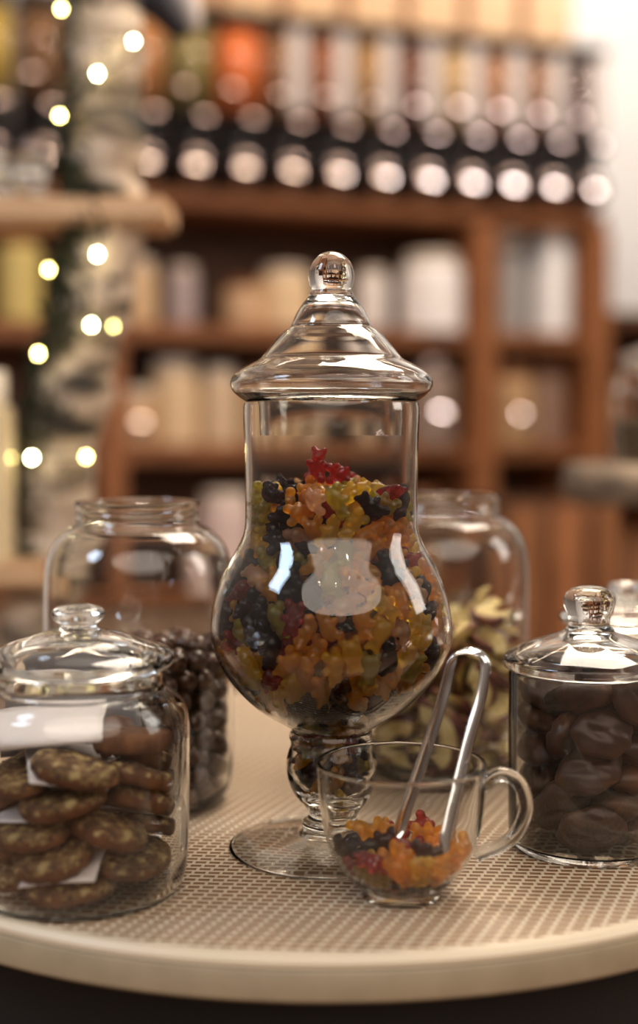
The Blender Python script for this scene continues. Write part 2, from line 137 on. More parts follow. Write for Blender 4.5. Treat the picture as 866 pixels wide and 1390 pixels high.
BALLS = [-124,-567,1037, -168,-556,800, -48,-579,900, 34,-579,1035, 229,-534,1218, -264,-517,1094, -75,-575,1187, -15,-580,745, -278,-510,689, 76,-530,1179, 132,-565,690, -429,-391,1126,
280,-509,684, 261,-519,930, 324,-482,1103, -241,-528,938, 353,-461,815, 186,-550,1066, 357,-457,556, 110,-570,896, 387,-432,967, 494,-305,794, 439,-379,666, 451,-366,1095,
340,-471,300, 417,-403,420, 384,-398,136, -403,-418,722, 488,-315,530, 454,-362,272, -367,-450,993, -438,-381,871, 489,-312,952, 184,-467,802, 557,-166,302, -137,-564,646,
-388,-432,565, 449,-231,1178, 489,-281,141, 532,-232,660, 543,-204,1054, -112,-570,490, 269,-503,163, -490,-312,1003, -533,-230,614, 272,-513,436, 554,-174,858, 547,-134,143,
553,-177,488, 573,-89,1157, -499,-296,753, -275,-425,823, 218,-386,513, -551,-183,1071, 577,65,660, 326,-1,1150, 576,-71,976, 579,-47,403, 157,-559,534, -547,-195,914,
-343,307,1096, 10,-580,589, 574,-86,615, 3,-390,1193, 458,-254,388, 23,-449,844, 299,330,1148, 82,-340,941, 67,-577,405, 580,-20,247, 226,-195,1186, 59,-190,1168,
-560,-151,748, 291,-355,716, -128,-427,882, 18,263,1141, 580,-22,824, -447,111,1107, -132,-435,1124, 231,-373,982, -456,-47,1110, -202,465,1110, 110,-412,1079, -52,-443,418,
-386,-232,1091, -154,-282,1157, -482,-324,498, 138,399,1125, 157,-413,656, -150,-421,721, 4,-434,688, 355,-312,869, 82,-299,735, 559,80,504, -2,-295,1067, 308,-300,1100,
-45,472,1127, -339,-287,782, -254,-463,119, 577,64,1198, -117,127,1129, -39,-526,119, 337,-302,574, 366,-218,743, -26,-437,1002, 200,-545,299, -260,-519,533, -274,-360,1089,
-525,247,1087, 216,539,1123, -575,-77,609, 119,-513,118, 305,-293,420, -298,96,1058, -165,-557,209, 55,-438,538, 200,-315,839, 503,199,1133, 136,-413,239, 121,-429,396,
386,-155,1054, 152,-261,1062, -244,-378,602, 568,122,887, -295,-62,1050, 458,356,1116, 172,-292,334, -100,-431,569, -200,-398,452, -579,-40,1011, 302,-325,252, 572,101,348,
-221,-537,381, -422,-159,824, -63,-312,796, 401,-164,897, -158,-26,1120, 275,-174,320, -388,-288,632, -335,-298,957, 573,91,1042, 337,-249,118, 404,-162,600, 95,-200,868,
272,-221,968, 63,577,1079, 55,-578,247, 360,-148,450, -56,-262,647, 412,-187,243, 106,-286,579, 351,-42,810, -47,-231,930, -78,-159,1094, -143,-331,1006, 223,-359,119,
376,-96,119, 567,128,194, 463,-45,510, 229,-199,522, -285,-158,902, 348,464,1082, 492,11,119, -154,-145,248, 477,-106,738, 460,63,767, -237,-209,1044, 462,-18,1071,
522,254,279, 434,69,254, 534,228,434, -326,-306,488, -558,-159,474, 50,-139,586, 547,193,748, 210,-224,680, 246,-71,696, 456,11,916, 242,-163,824, 239,-98,1062,
102,-44,1126, 455,350,174, 303,260,119, -57,523,119, -258,479,130, -520,152,129, -409,32,119, -116,-388,119, 323,416,119, 11,380,118, -146,368,118, -470,302,139,
-564,1,142, -398,-400,142, -11,580,259, -366,184,119, -97,85,119, -499,-141,119, 449,202,119, 165,417,118, -187,215,119, -254,73,119, -63,-69,119, -18,-230,119,
88,-113,119, 195,3,119, 350,80,119, 81,116,119, 95,556,144, -525,248,276, -176,-233,119, -95,-291,242, 41,-375,119, 67,0,226, 371,447,266, 145,260,118,
-30,228,119, -164,557,229, -375,-246,119, 124,-254,183, 222,142,190, 244,526,200, 80,432,250, -88,-3,267, -219,-81,119, -270,-329,201, 300,-13,236, -15,134,244,
-105,264,253, -393,427,195, -418,129,257, -360,-104,185, -16,-104,400, 234,-141,171, 191,237,312, 52,276,245, -298,327,118, -445,374,334, -303,22,260, 3,-142,248,
-21,-438,250, 228,380,258, 138,565,310, -78,426,248, -180,124,248, -562,-148,264, -510,-279,194, -174,-420,287, -202,-49,548, 273,513,371, -22,338,369, -226,364,254,
-353,272,256, -572,97,267, -314,-488,263, 351,279,268, -96,153,379, -114,570,378, -556,166,408, -165,-55,395, -75,-576,337, 20,47,371, 134,378,388, -296,500,296,
-468,-21,265, -381,-240,276, -432,-388,296, 17,-320,348, 435,-65,339, 312,138,328, 287,340,399, -229,237,347, -496,301,464, -515,-268,354, -355,-459,414, -65,10,498,
454,362,371, 156,559,466, 22,489,386, -238,85,390, -290,-121,325, -107,-231,387, 135,-102,325, 167,76,322, 200,236,479, -157,418,385, -304,364,403, -250,-287,352,
430,74,412, 369,448,478, 54,200,383, -118,275,476, -439,-131,375, 377,220,446, 7,581,512, -54,416,504, -271,242,499, -382,200,394, 93,-210,442, 262,-32,387,
317,319,552, -18,159,517, -276,511,452, -339,100,510, -445,54,402, -238,-177,463, -96,-163,529, 541,211,591, 472,338,528, 135,564,652, -210,391,531, -579,47,509,
-579,-38,376, 127,96,476, 284,96,477, -149,561,532, -172,123,528, -403,418,514, -409,-177,523, 136,-62,477, 111,190,602, 58,302,504, -295,499,608, -410,226,573,
-332,-49,459, -27,-309,499, 28,12,626, 92,447,556, -314,335,636, -155,61,672, -13,-86,877, 384,435,635, -151,252,629, -469,341,662, -441,-7,565, -109,-90,669,
279,-50,543, 181,49,617, 264,517,574, -19,338,636, -555,172,602, -281,-174,615, 482,323,686, -31,159,674, -34,495,639, -374,445,734, 415,120,563, 177,332,623,
-26,32,773, -282,165,642, -309,9,649, 115,-39,778, 269,180,610, 87,427,713, -171,555,688, -380,238,742, -426,-123,670, 16,-156,739, 391,-11,646, 396,192,702,
84,270,735, -177,397,685, -464,348,820, -578,51,701, -200,-271,710, 398,422,792, 9,580,764, -224,240,768, -432,105,675, -163,-17,833, -271,-102,755, 289,78,728,
280,508,730, 157,559,814, -73,284,775, -537,222,750, -127,-168,805, 105,114,739, 23,186,853, -327,298,878, -268,88,780, -398,-10,778, -260,519,814, -48,142,988,
-415,130,851, 40,10,991, 492,307,843, 307,321,712, -571,104,849, 165,-70,925, 200,68,858, 297,498,887, -62,441,784, -171,44,979, -303,-2,905, 395,165,868,
207,394,811, -196,377,840, -528,240,916, -206,-290,866, 528,242,983, 222,209,785, 28,580,920, -242,528,970, -527,-47,862, 57,-145,1013, 176,554,971, -117,569,859,
-126,136,836, -420,-127,978, 113,150,978, 58,368,856, -120,267,925, -258,161,919, -442,29,972, -146,-111,959, 270,162,964, 324,306,868, 175,281,917, -87,434,940,
-370,447,901, 303,0,955, 421,126,1019, 26,282,984, -354,459,1057, -458,357,996, 412,409,948, -97,572,1016, 61,444,994, -243,370,991, -569,118,1007, 181,256,1072,
-212,228,1054, 206,58,1066, 229,407,996, -98,338,1064, 367,274,1017, 43,110,1114, -394,202,990, 305,169,1118]
NBALL = 146
CHIPS = [-56,-578,389,711,-654,5,-258, 206,-508,728,626,743,19,237, -386,-319,343,226,-517,-435,-702, 354,-215,1035,932,247,-71,256, 388,-311,560,847,279,396,-217, -431,-352,183,158,-917,-365,14,
135,-282,348,77,-876,-286,-381, 384,-103,1261,23,-231,-64,971, 510,-166,221,178,-800,94,565, 227,320,1224,520,506,688,-18, 56,467,1164,610,-607,489,145, 336,-208,110,65,-188,-980,11,
382,21,1116,182,765,439,-434, 322,-358,930,267,-429,-856,108, 25,-404,570,914,-213,211,-272, -43,-307,102,30,922,-378,71, -6,94,584,240,126,-932,-241, -68,-456,1109,290,-519,803,-43,
382,-211,751,810,-103,245,-522, 297,-199,498,495,-685,-474,-248, -35,-332,166,559,59,-1,-827, 248,16,888,193,317,-860,350, 68,-258,749,582,-187,765,-202, -164,-374,282,5,-113,-993,40,
-88,-366,1000,196,-904,92,-369, 119,-111,1182,103,964,92,-226, -17,-330,805,12,-714,62,-697, 391,-169,348,41,-410,904,-111, 521,222,790,317,325,626,635, 154,-262,1065,243,-212,-33,-946,
-233,-354,749,382,-627,363,-573, -229,-282,558,496,-149,3,855, -306,-6,442,368,554,-721,194, 438,146,1160,220,922,311,65, 42,-332,430,279,-177,-92,-939, 474,-60,901,125,984,79,-104,
198,234,939,883,36,203,-421, 207,-85,198,72,228,-963,123, -246,81,103,14,-954,-290,-72, 372,169,161,101,984,111,96, 320,-31,761,448,-217,347,795, 51,309,558,341,-682,-286,-581,
-236,-81,692,48,-780,606,-150, -131,-309,391,829,-95,327,443, -219,-414,1269,844,202,-107,485, 123,452,835,262,577,-749,194, -395,-366,674,543,135,-743,367, -96,238,485,127,-800,-584,-46,
354,-55,415,648,-128,241,712, 219,246,382,45,-727,685,-20, -388,-80,106,55,-22,-998,-32, -269,-16,228,153,820,-535,133, -37,510,286,411,221,-439,768, -551,113,519,485,-248,734,-405,
245,110,256,110,631,-753,153, 338,-27,612,384,-69,246,887, -336,-177,786,412,460,-614,492, 26,385,748,281,-59,-186,-940, -496,194,229,561,179,807,-48, -200,340,176,112,-267,-954,73,
5,438,345,640,327,-294,630, -284,464,521,420,438,763,-222, 355,64,507,250,655,-705,106, 164,531,1056,515,185,-589,595, 16,293,100,21,954,-296,38, 100,514,209,610,618,358,-345,
272,299,255,701,-262,252,614, -251,133,275,256,-4,104,961, -204,113,376,781,-12,141,608, 206,414,510,246,-666,-704,28, 339,384,549,331,-32,186,-925, -320,251,609,117,112,282,-946,
317,276,666,265,-304,-914,-51, -276,40,736,617,162,-44,-769, -169,366,877,466,58,859,203, -294,-84,948,131,648,742,-115, -420,307,892,205,-878,275,334, -462,155,948,300,-927,75,213,
57,469,916,777,-160,211,571, -205,299,995,214,-955,-158,-130, -169,245,1039,460,-15,-152,875, -461,-69,1052,859,-45,56,507, -407,-366,1017,428,-513,3,-744, -207,119,1115,22,-312,938,152,
-270,43,1160,686,140,133,-701, -320,-178,1219,225,-608,737,192, -259,-344,1238,300,-942,-34,-145, -288,244,1261,171,-692,-679,-176]
CHIPK = [2,1,1,1,1,1,2,2,0,2,1,0,0,2,2,0,0,2,0,1,2,0,2,1,0,1,0,1,0,2,1,0,1,0,0,1,2,0,0,2,2,1,2,0,2,2,1,2,0,2,1,0,1,1,2,2,0,0,2,0,0,2,0,1,1,1,1,2,1,1,0,2,1,2,1,2,0,2,1,0,2,1,0,0,2,1,0,0]
NCHIP = 57
APRI = [8,-375,818,852,521,3,43, -57,-383,214,39,142,802,-580, -63,-351,586,898,400,-157,92, -224,-260,340,579,742,-276,194, -126,-316,1035,181,-34,311,932, -338,-49,448,809,116,-90,-570,
-283,-64,988,70,182,-218,956, 117,-268,325,938,-191,4,-288, -118,300,1087,71,57,-168,982, -195,-223,773,303,-398,710,-495, -340,-36,636,63,-712,-700,-16, 225,-327,1029,754,533,384,12,
-313,20,822,141,-118,-981,-62, 39,-190,1110,306,213,-911,174, 207,-244,495,50,189,-980,40, -300,-29,263,961,181,-190,89, 272,-205,167,133,-395,893,-169, 264,-218,668,473,-94,-126,-867,
253,235,1061,918,-171,86,-347, 51,-146,822,20,-660,-514,-548, -243,128,145,31,232,970,59, 315,-106,825,435,-115,20,-893, -66,-150,154,55,-997,-28,-48, -204,202,538,404,-196,6,894,
-53,-78,436,7,824,-566,36, 4,-79,612,973,82,-16,215, 23,137,308,40,968,-142,204, -225,228,336,236,125,946,-183, 302,-29,313,166,369,-912,63, 301,203,843,425,758,-479,-124,
335,42,483,180,534,819,-103, 287,-48,1021,273,916,-251,-152, 94,183,503,944,-196,-27,266, 319,127,651,776,-114,-40,-618, 75,112,770,98,-923,372,-6, 43,384,901,276,-194,729,596,
170,71,158,73,995,59,-35, 21,329,152,43,-24,70,-996, -5,399,402,688,-715,-92,-78, -239,224,935,244,-259,45,-933, 288,264,263,588,205,-710,329, 74,331,657,181,-200,-106,957,
-203,270,732,78,371,-909,-172, 10,106,963,763,-213,52,608]
APRIK = [0,1,1,0,1,2,3,3,0,0,3,1,2,3,0,0,0,3,2,2,1,2,3,1,2,1,2,3,1,0,2,3,0,3,1,2,2,0,1,1,3,2,0,3]
NAPRI = 35
MUGB = [-177,-195,172,479,-459,-250,705, 91,-308,258,92,-110,966,213, -27,-325,242,244,-937,96,-231, -117,41,304,166,-699,-316,620, 176,161,318,104,-496,354,-786, -184,-229,291,317,131,-683,-645,
-308,-5,274,207,-651,454,-572, 204,-260,250,229,183,354,-888, 344,-36,275,315,-722,-616,-1, -216,204,333,683,537,469,-161, 140,-220,325,541,-741,333,-218, -27,-212,325,643,-727,197,137,
194,-60,286,661,-445,-544,263, -114,276,316,306,-28,603,-736, -269,167,254,291,18,933,210, 174,316,306,417,149,852,-278, 40,-211,157,142,715,185,659, 12,-71,270,325,901,262,-120,
221,-111,177,520,605,-600,-61, -253,-63,175,465,-835,248,-160, -8,267,278,43,76,-716,693, 280,178,250,70,-440,-858,258, -89,-165,243,383,-14,722,-577, 258,57,271,372,-784,266,-419,
92,-170,237,267,-187,-536,778, -143,-50,186,9,197,-939,282, -2,-56,129,660,-428,617,-45, 100,43,229,326,188,-772,512, -234,75,204,708,-389,468,-359, 80,232,220,204,226,557,-773,
-144,205,236,634,-707,-158,270, -30,236,174,148,-222,732,-627, -116,36,137,272,-752,36,600, 25,78,190,508,326,-270,-751, -98,146,131,306,-443,604,-588, 203,71,160,629,504,352,476,
130,-66,141,534,259,-727,345, 139,193,160,268,-707,-494,428]
COOK = [294,174,122,506,2,0,863, -241,256,127,363,-1,0,-932, 18,-353,116,979,1,0,204, 180,128,196,961,5,8,278, 44,385,262,58,-18,36,998, -343,-151,189,814,134,80,-560,
356,-177,238,842,78,7,534, -282,268,329,366,192,23,-910, -18,-226,288,660,161,46,-732, -90,-363,313,981,150,-74,-99, 385,89,359,572,-43,174,800, -380,-52,370,663,158,110,-723,
221,-303,447,945,25,168,280, 103,152,442,812,-110,141,556, 198,343,432,307,-2,179,935, -216,-324,449,952,105,-43,-283, 370,-57,554,759,-47,178,625, -205,334,504,159,173,16,-972,
-143,-151,560,508,73,4,-858, -24,-374,626,987,32,-66,144, 236,289,590,373,-32,211,903, -393,45,585,607,129,-143,-771, 368,-113,705,827,-68,171,532, -16,198,678,594,-172,-87,781,
-79,364,720,49,188,-45,-980, -315,-244,724,894,75,-26,-441, 340,192,781,502,97,205,835, -316,198,767,475,220,-96,-847, -46,-194,807,791,3,136,-596, 45,-392,820,990,79,110,-43]
COOKK = [0,1,2,4,0,1,2,0,4,1,2,0,1,4,2,0,1,2,4,0,1,2,0,4,1,2,0,1,4,2]
BARREST = (-0.0228, -0.0203, 0.0868)
FOLDREST = (0.0570, 0.0281, 0.0923)
TOPB = [('a', (-0.0090, -0.0035, 0.2503), (.1, .15, -.3), 'deep red gummy bear standing upright on top of the heap in the tall jar'), ('b', (0.0052, -0.0095, 0.2453), (1.4, 1.5, .3), 'deep red gummy bear lying on top of the heap, right of the standing one')]

# ------------------------------------------------------------------ camera
F = 1805.0; H = .275; PITCH = math.atan(70/1805)
cd = bpy.data.cameras.new('camera'); cam = bpy.data.objects.new('camera', cd); COL.objects.link(cam)
cam.location = (0, 0, H); cam.rotation_euler = (PI/2-PITCH, 0, 0)
cd.sensor_fit = 'VERTICAL'; cd.lens = 50; cd.sensor_height = 50*1390/F; cd.sensor_width = cd.sensor_height
cd.shift_y = -45/1390
cd.dof.use_dof = True; cd.dof.focus_distance = .835; cd.dof.aperture_fstop = 2.05
cd.clip_start = .02
SC.camera = cam
def proj(p):
    x, y, z = p[0], p[1], p[2]-H
    d = y*math.cos(PITCH)-z*math.sin(PITCH); u = y*math.sin(PITCH)+z*math.cos(PITCH)
    return 433+F*x/d, 650-F*u/d
def ang(row): return PITCH+math.atan((row-650)/F)
def zrow(row, d): return H-d*math.tan(ang(row))
def at(px, row, d):
    z = zrow(row, d); return Vector(((px-433)/F*(d*math.cos(PITCH)+(H-z)*math.sin(PITCH)), d, z))

# ------------------------------------------------------------------ materials
def newmat(name):
    m = bpy.data.materials.new(name); m.use_nodes = True
    nt = m.node_tree; nt.nodes.clear()
    out = nt.nodes.new('ShaderNodeOutputMaterial')
    return m, nt, out
def N(nt, t, **kw):
    n = nt.nodes.new(t)
    for k, v in kw.items():
        if k in n.inputs: n.inputs[k].default_value = v
        else: setattr(n, k, v)
    return n
def mathn(nt, op, a, b=None, clamp=False):
    n = nt.nodes.new('ShaderNodeMath'); n.operation = op; n.use_clamp = clamp
    for i, v in enumerate((a, b)):
        if v is None: continue
        if isinstance(v, (int, float)): n.inputs[i].default_value = v
        else: nt.links.new(v, n.inputs[i])
    return n.outputs[0]
def c4(c): return (c[0], c[1], c[2], 1)
def prin(name, col, rough=.5, metal=0, noise=0, nscale=40, bump=0, bscale=80, **kw):
    m, nt, out = newmat(name)
    b = N(nt, 'ShaderNodeBsdfPrincipled'); b.inputs['Roughness'].default_value = rough; b.inputs['Metallic'].default_value = metal
    b.inputs['Base Color'].default_value = c4(col)
    for k, v in kw.items(): b.inputs[k.replace('_', ' ')].default_value = v
    tc = N(nt, 'ShaderNodeTexCoord')
    if noise:
        n = N(nt, 'ShaderNodeTexNoise', Scale=nscale, Detail=4.0); nt.links.new(tc.outputs['Object'], n.inputs['Vector'])
        r = N(nt, 'ShaderNodeMapRange'); nt.links.new(n.outputs[0], r.inputs[0])
        r.inputs[1].default_value = .3; r.inputs[2].default_value = .7; r.inputs[3].default_value = 1-noise; r.inputs[4].default_value = 1+noise
        mx = N(nt, 'ShaderNodeVectorMath', operation='SCALE'); mx.inputs[0].default_value = col[:3]
        nt.links.new(r.outputs[0], mx.inputs['Scale']); nt.links.new(mx.outputs[0], b.inputs['Base Color'])
    if bump:
        n2 = N(nt, 'ShaderNodeTexNoise', Scale=bscale, Detail=5.0); nt.links.new(tc.outputs['Object'], n2.inputs['Vector'])
        bp = N(nt, 'ShaderNodeBump', Strength=bump, Distance=.002); nt.links.new(n2.outputs[0], bp.inputs['Height']); nt.links.new(bp.outputs[0], b.inputs['Normal'])
    nt.links.new(b.outputs[0], out.inputs[0])
    return m
def ramp_mat(name, stops, scale=30, stretch=(1, 1, 1), rough=.6, detail=5, bump=.3, dist=.3, **kw):
    m, nt, out = newmat(name)
    tc = N(nt, 'ShaderNodeTexCoord'); mp = N(nt, 'ShaderNodeMapping'); mp.inputs['Scale'].default_value = stretch
    nt.links.new(tc.outputs['Object'], mp.inputs[0])
    n = N(nt, 'ShaderNodeTexNoise', Scale=scale, Detail=detail, Distortion=dist); nt.links.new(mp.outputs[0], n.inputs['Vector'])
    cr = N(nt, 'ShaderNodeValToRGB'); el = cr.color_ramp.elements
    while len(el) < len(stops): el.new(.5)
    for e, (p, c) in zip(el, stops): e.position = p; e.color = c4(c)
    nt.links.new(n.outputs[0], cr.inputs[0])
    b = N(nt, 'ShaderNodeBsdfPrincipled', Roughness=rough); nt.links.new(cr.outputs[0], b.inputs['Base Color'])
    for k, v in kw.items(): b.inputs[k.replace('_', ' ')].default_value = v
    if bump:
        bp = N(nt, 'ShaderNodeBump', Strength=bump, Distance=.002); nt.links.new(n.outputs[0], bp.inputs['Height']); nt.links.new(bp.outputs[0], b.inputs['Normal'])
    nt.links.new(b.outputs[0], out.inputs[0])
    return m
def wood(name, dark, light, axis=0, scale=6, rough=.55):
    st = [14, 14, 14]; st[axis] = 1.2
    return ramp_mat(name, [(.3, dark), (.5, [(a+b)/2 for a, b in zip(dark, light)]), (.7, light)], scale, st, rough)
def thin_glass(name, tint=(.985, .985, .98), edge=(.62, .60, .57), refl=1.0):
    # thin walls: light passes straight through, grazing views reflect and darken
    m, nt, out = newmat(name)
    lw = N(nt, 'ShaderNodeLayerWeight', Blend=.5)
    f = lw.outputs['Facing']
    p5 = mathn(nt, 'POWER', f, 5.0)
    fr = mathn(nt, 'ADD', mathn(nt, 'MULTIPLY', p5, .80*refl), .045*refl, True)
    p4 = mathn(nt, 'POWER', f, 6.0)
    mc = N(nt, 'ShaderNodeMix', data_type='RGBA'); mc.inputs[6].default_value = c4(tint); mc.inputs[7].default_value = c4(edge)
    nt.links.new(p4, mc.inputs[0])
    tr = N(nt, 'ShaderNodeBsdfTransparent'); nt.links.new(mc.outputs[2], tr.inputs[0])
    gl = N(nt, 'ShaderNodeBsdfGlossy', Roughness=.015)
    mx = N(nt, 'ShaderNodeMixShader'); nt.links.new(fr, mx.inputs[0]); nt.links.new(tr.outputs[0], mx.inputs[1]); nt.links.new(gl.outputs[0], mx.inputs[2])
    nt.links.new(mx.outputs[0], out.inputs[0])
    return m
def solid_glass(name, col=(.98, .98, .97), rough=0.0):
    m, nt, out = newmat(name)
    g = N(nt, 'ShaderNodeBsdfGlass', Roughness=rough, IOR=1.46); g.inputs['Color'].default_value = c4(col)
    nt.links.new(g.outputs[0], out.inputs[0]); return m
def jar_glass(name, thin=.5):
    m, nt, out = newmat(name)
    g = N(nt, 'ShaderNodeBsdfGlass', Roughness=0.0, IOR=1.46); g.inputs['Color'].default_value = (.98, .98, .97, 1)
    lw = N(nt, 'ShaderNodeLayerWeight', Blend=.5); f = lw.outputs['Facing']
    k = mathn(nt, 'MULTIPLY', mathn(nt, 'SUBTRACT', 1.0, mathn(nt, 'POWER', f, 3.0)), thin, True)
    tr = N(nt, 'ShaderNodeBsdfTransparent'); tr.inputs[0].default_value = (.98, .98, .975, 1)
    mx = N(nt, 'ShaderNodeMixShader'); nt.links.new(k, mx.inputs[0]); nt.links.new(g.outputs[0], mx.inputs[1]); nt.links.new(tr.outputs[0], mx.inputs[2])
    nt.links.new(mx.outputs[0], out.inputs[0]); return m
def emit(name, col, s):
    m, nt, out = newmat(name)
    e = N(nt, 'ShaderNodeEmission', Strength=s); e.inputs[0].default_value = c4(col); nt.links.new(e.outputs[0], out.inputs[0]); return m

M = {}
M['thin'] = solid_glass('clear glass')
M['bowl'] = M['thin']
M['lidglass'] = solid_glass('thick clear glass')
M['steel'] = prin('polished steel', (.66, .64, .63), .12, 1)
M['chrome'] = prin('chrome', (.64, .57, .57), .05, 1)
M['dullchrome'] = prin('brushed chrome', (.34, .27, .25), .2, 1)
M['dimchrome'] = prin('dark chrome', (.30, .24, .24), .10, 1)
M['black'] = prin('black plastic', (.022, .018, .02), .3)
M['white'] = prin('white plastic', (.74, .64, .54), .5)
M['cream'] = prin('cream ceramic', (.66, .52, .37), .5, noise=.08)
M['wall'] = prin('painted wall', (.86, .86, .86), .9, noise=.03, nscale=3)
M['floor'] = ramp_mat('tan floor', [(.3, (.34, .20, .13)), (.7, (.44, .28, .19))], 2, (1, 6, 1), .5)
M['shelfwood'] = wood('brown shelf wood', (.15, .055, .018), (.38, .155, .055), 0)
M['postwood'] = wood('brown post wood', (.18, .065, .022), (.44, .185, .07), 2)
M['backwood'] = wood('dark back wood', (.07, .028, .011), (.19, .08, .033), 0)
M['tanpanel'] = wood('tan panel', (.30, .20, .13), (.42, .30, .20), 2)
M['plank'] = wood('pale plank', (.42, .25, .13), (.62, .42, .25), 0)
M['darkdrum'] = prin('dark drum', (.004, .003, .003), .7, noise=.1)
M['paper'] = prin('white paper', (.74, .68, .66), .8, noise=.04)

# ------------------------------------------------------------------ mesh helpers
def link(name, me, mat=None, parent=None, smooth=True):
    o = bpy.data.objects.new(name, me); COL.objects.link(o)
    if mat is not None and not me.materials: me.materials.append(mat)
    if smooth:
        for p in me.polygons: p.use_smooth = True
    if parent is not None: o.parent = parent
    return o
def tag(o, label, cat, group=None, kind=None):
    if label: o['label'] = label
    if cat: o['category'] = cat
    if group: o['group'] = group
    if kind: o['kind'] = kind
    return o
def thing(name, label, cat, loc=(0, 0, 0), rotz=0, group=None):
    o = bpy.data.objects.new(name, None); COL.objects.link(o); o.location = loc; o.rotation_euler = (0, 0, rotz)
    o.empty_display_size = .02
    return tag(o, label, cat, group)
def mesh(bm, name='m'):
    bmesh.ops.recalc_face_normals(bm, faces=bm.faces)
    me = bpy.data.meshes.new(name); bm.to_mesh(me); bm.free(); return me
def catmull(pts, sub):
    P = [Vector((p[0], p[1], 0)) for p in pts]; out = []
    for i in range(len(P)-1):
        a = P[max(i-1, 0)]; b = P[i]; c = P[i+1]; d = P[min(i+2, len(P)-1)]
        for k in range(sub):
            t = k/sub
            q = .5*((2*b)+(c-a)*t+(2*a-5*b+4*c-d)*t*t+(3*b-a-3*c+d)*t**3)
            out.append((max(q.x, 0), q.y))
    out.append((P[-1].x, P[-1].y)); return out
def lathe_bm(loop, n=96, closed=True, bm=None):
    """loop: (r,z) list; points with r<1e-6 become a pole; closed joins last to first"""
    bm = bm or bmesh.new(); rings = []
    for r, z in loop:
        if r < 1e-5: rings.append([bm.verts.new((0, 0, z))])
        else: rings.append([bm.verts.new((r*math.cos(2*PI*i/n), r*math.sin(2*PI*i/n), z)) for i in range(n)])
    pairs = list(zip(rings, rings[1:]))
    if closed: pairs.append((rings[-1], rings[0]))
    for a, b in pairs:
        if len(a) == 1 and len(b) == 1: continue
        for i in range(n):
            j = (i+1) % n
            if len(a) == 1: bm.faces.new((a[0], b[j], b[i]))
            elif len(b) == 1: bm.faces.new((a[i], a[j], b[0]))
            else: bm.faces.new((a[i], a[j], b[j], b[i]))
    return bm
def lathe(loop, n=96, closed=True):
    me = mesh(lathe_bm(loop, n, closed)); me.set_sharp_from_angle(angle=math.radians(38)); return me
def tube_bm(pts, rads, n=12, bm=None, cap=True):
    bm = bm or bmesh.new(); pts = [Vector(p) for p in pts]; rings = []
    up = Vector((0, 0, 1)); prev = None
    for i, p in enumerate(pts):
        t = (pts[min(i+1, len(pts)-1)]-pts[max(i-1, 0)]).normalized()
        if prev is None:
            a = t.cross(up if abs(t.dot(up)) < .9 else Vector((1, 0, 0))).normalized()
        else:
            a = (prev-t*prev.dot(t)).normalized()
        prev = a; b = t.cross(a)
        r = rads[i] if isinstance(rads, (list, tuple)) else rads
        rings.append([bm.verts.new(p+(a*math.cos(2*PI*k/n)+b*math.sin(2*PI*k/n))*r) for k in range(n)])
    for a, b in zip(rings, rings[1:]):
        for k in range(n): bm.faces.new((a[k], a[(k+1) % n], b[(k+1) % n], b[k]))
    if cap: bm.faces.new(rings[0][::-1]); bm.faces.new(rings[-1])
    return bm
def smooth_path(pts, sub=6):
    P = [Vector(p) for p in pts]; out = []
    for i in range(len(P)-1):
        a = P[max(i-1, 0)]; b = P[i]; c = P[i+1]; d = P[min(i+2, len(P)-1)]
        for k in range(sub):
            t = k/sub; out.append(.5*((2*b)+(c-a)*t+(2*a-5*b+4*c-d)*t*t+(3*b-a-3*c+d)*t**3))
    out.append(P[-1]); return out
def box_bm(c, s, bm=None, bev=0):
    bm = bm or bmesh.new()
    r = bmesh.ops.create_cube(bm, size=1); vs = r['verts']
    for v in vs: v.co = Vector((v.co.x*s[0]+c[0], v.co.y*s[1]+c[1], v.co.z*s[2]+c[2]))
    if bev:
        es = list({e for v in vs for e in v.link_edges})
        bmesh.ops.bevel(bm, geom=es, offset=bev, segments=2, affect='EDGES', clamp_overlap=True)
    return bm
def ball_bm(c, r, bm=None, u=20, v=12, rot=None):
    bm = bm or bmesh.new()
    q = bmesh.ops.create_uvsphere(bm, u_segments=u, v_segments=v, radius=1)
    for w in q['verts']:
        p = Vector((w.co.x*r[0], w.co.y*r[1], w.co.z*r[2]))
        if rot: p = rot @ p
        w.co = p+Vector(c)
    return bm
def apply_mods(me, mods):
    o = bpy.data.objects.new('tmp', me); COL.objects.link(o)
    for t, kw in mods:
        md = o.modifiers.new('m', t)
        for k, v in kw.items(): setattr(md, k, v)
    dg = bpy.context.evaluated_depsgraph_get(); dg.update()
    r = bpy.data.meshes.new_from_object(o.evaluated_get(dg))
    bpy.data.objects.remove(o); return r
def poses(v):
    """plain numbers, seven for each piece: place in tenths of a millimetre, then turn (quaternion) in thousandths"""
    return [(Vector(v[i:i+3])*1e-4, Quaternion([c*.001 for c in v[i+3:i+7]]).normalized()) for i in range(0, len(v), 7)]
NUM = ['zero', 'one', 'two', 'three', 'four', 'five', 'six', 'seven', 'eight', 'nine', 'ten', 'eleven', 'twelve', 'thirteen', 'fourteen', 'fifteen', 'sixteen', 'seventeen', 'eighteen', 'nineteen', 'twenty']
ORD = ['', 'first', 'second', 'third', 'fourth', 'fifth', 'sixth', 'seventh', 'eighth', 'ninth', 'tenth', 'eleventh', 'twelfth', 'thirteenth', 'fourteenth', 'fifteenth']
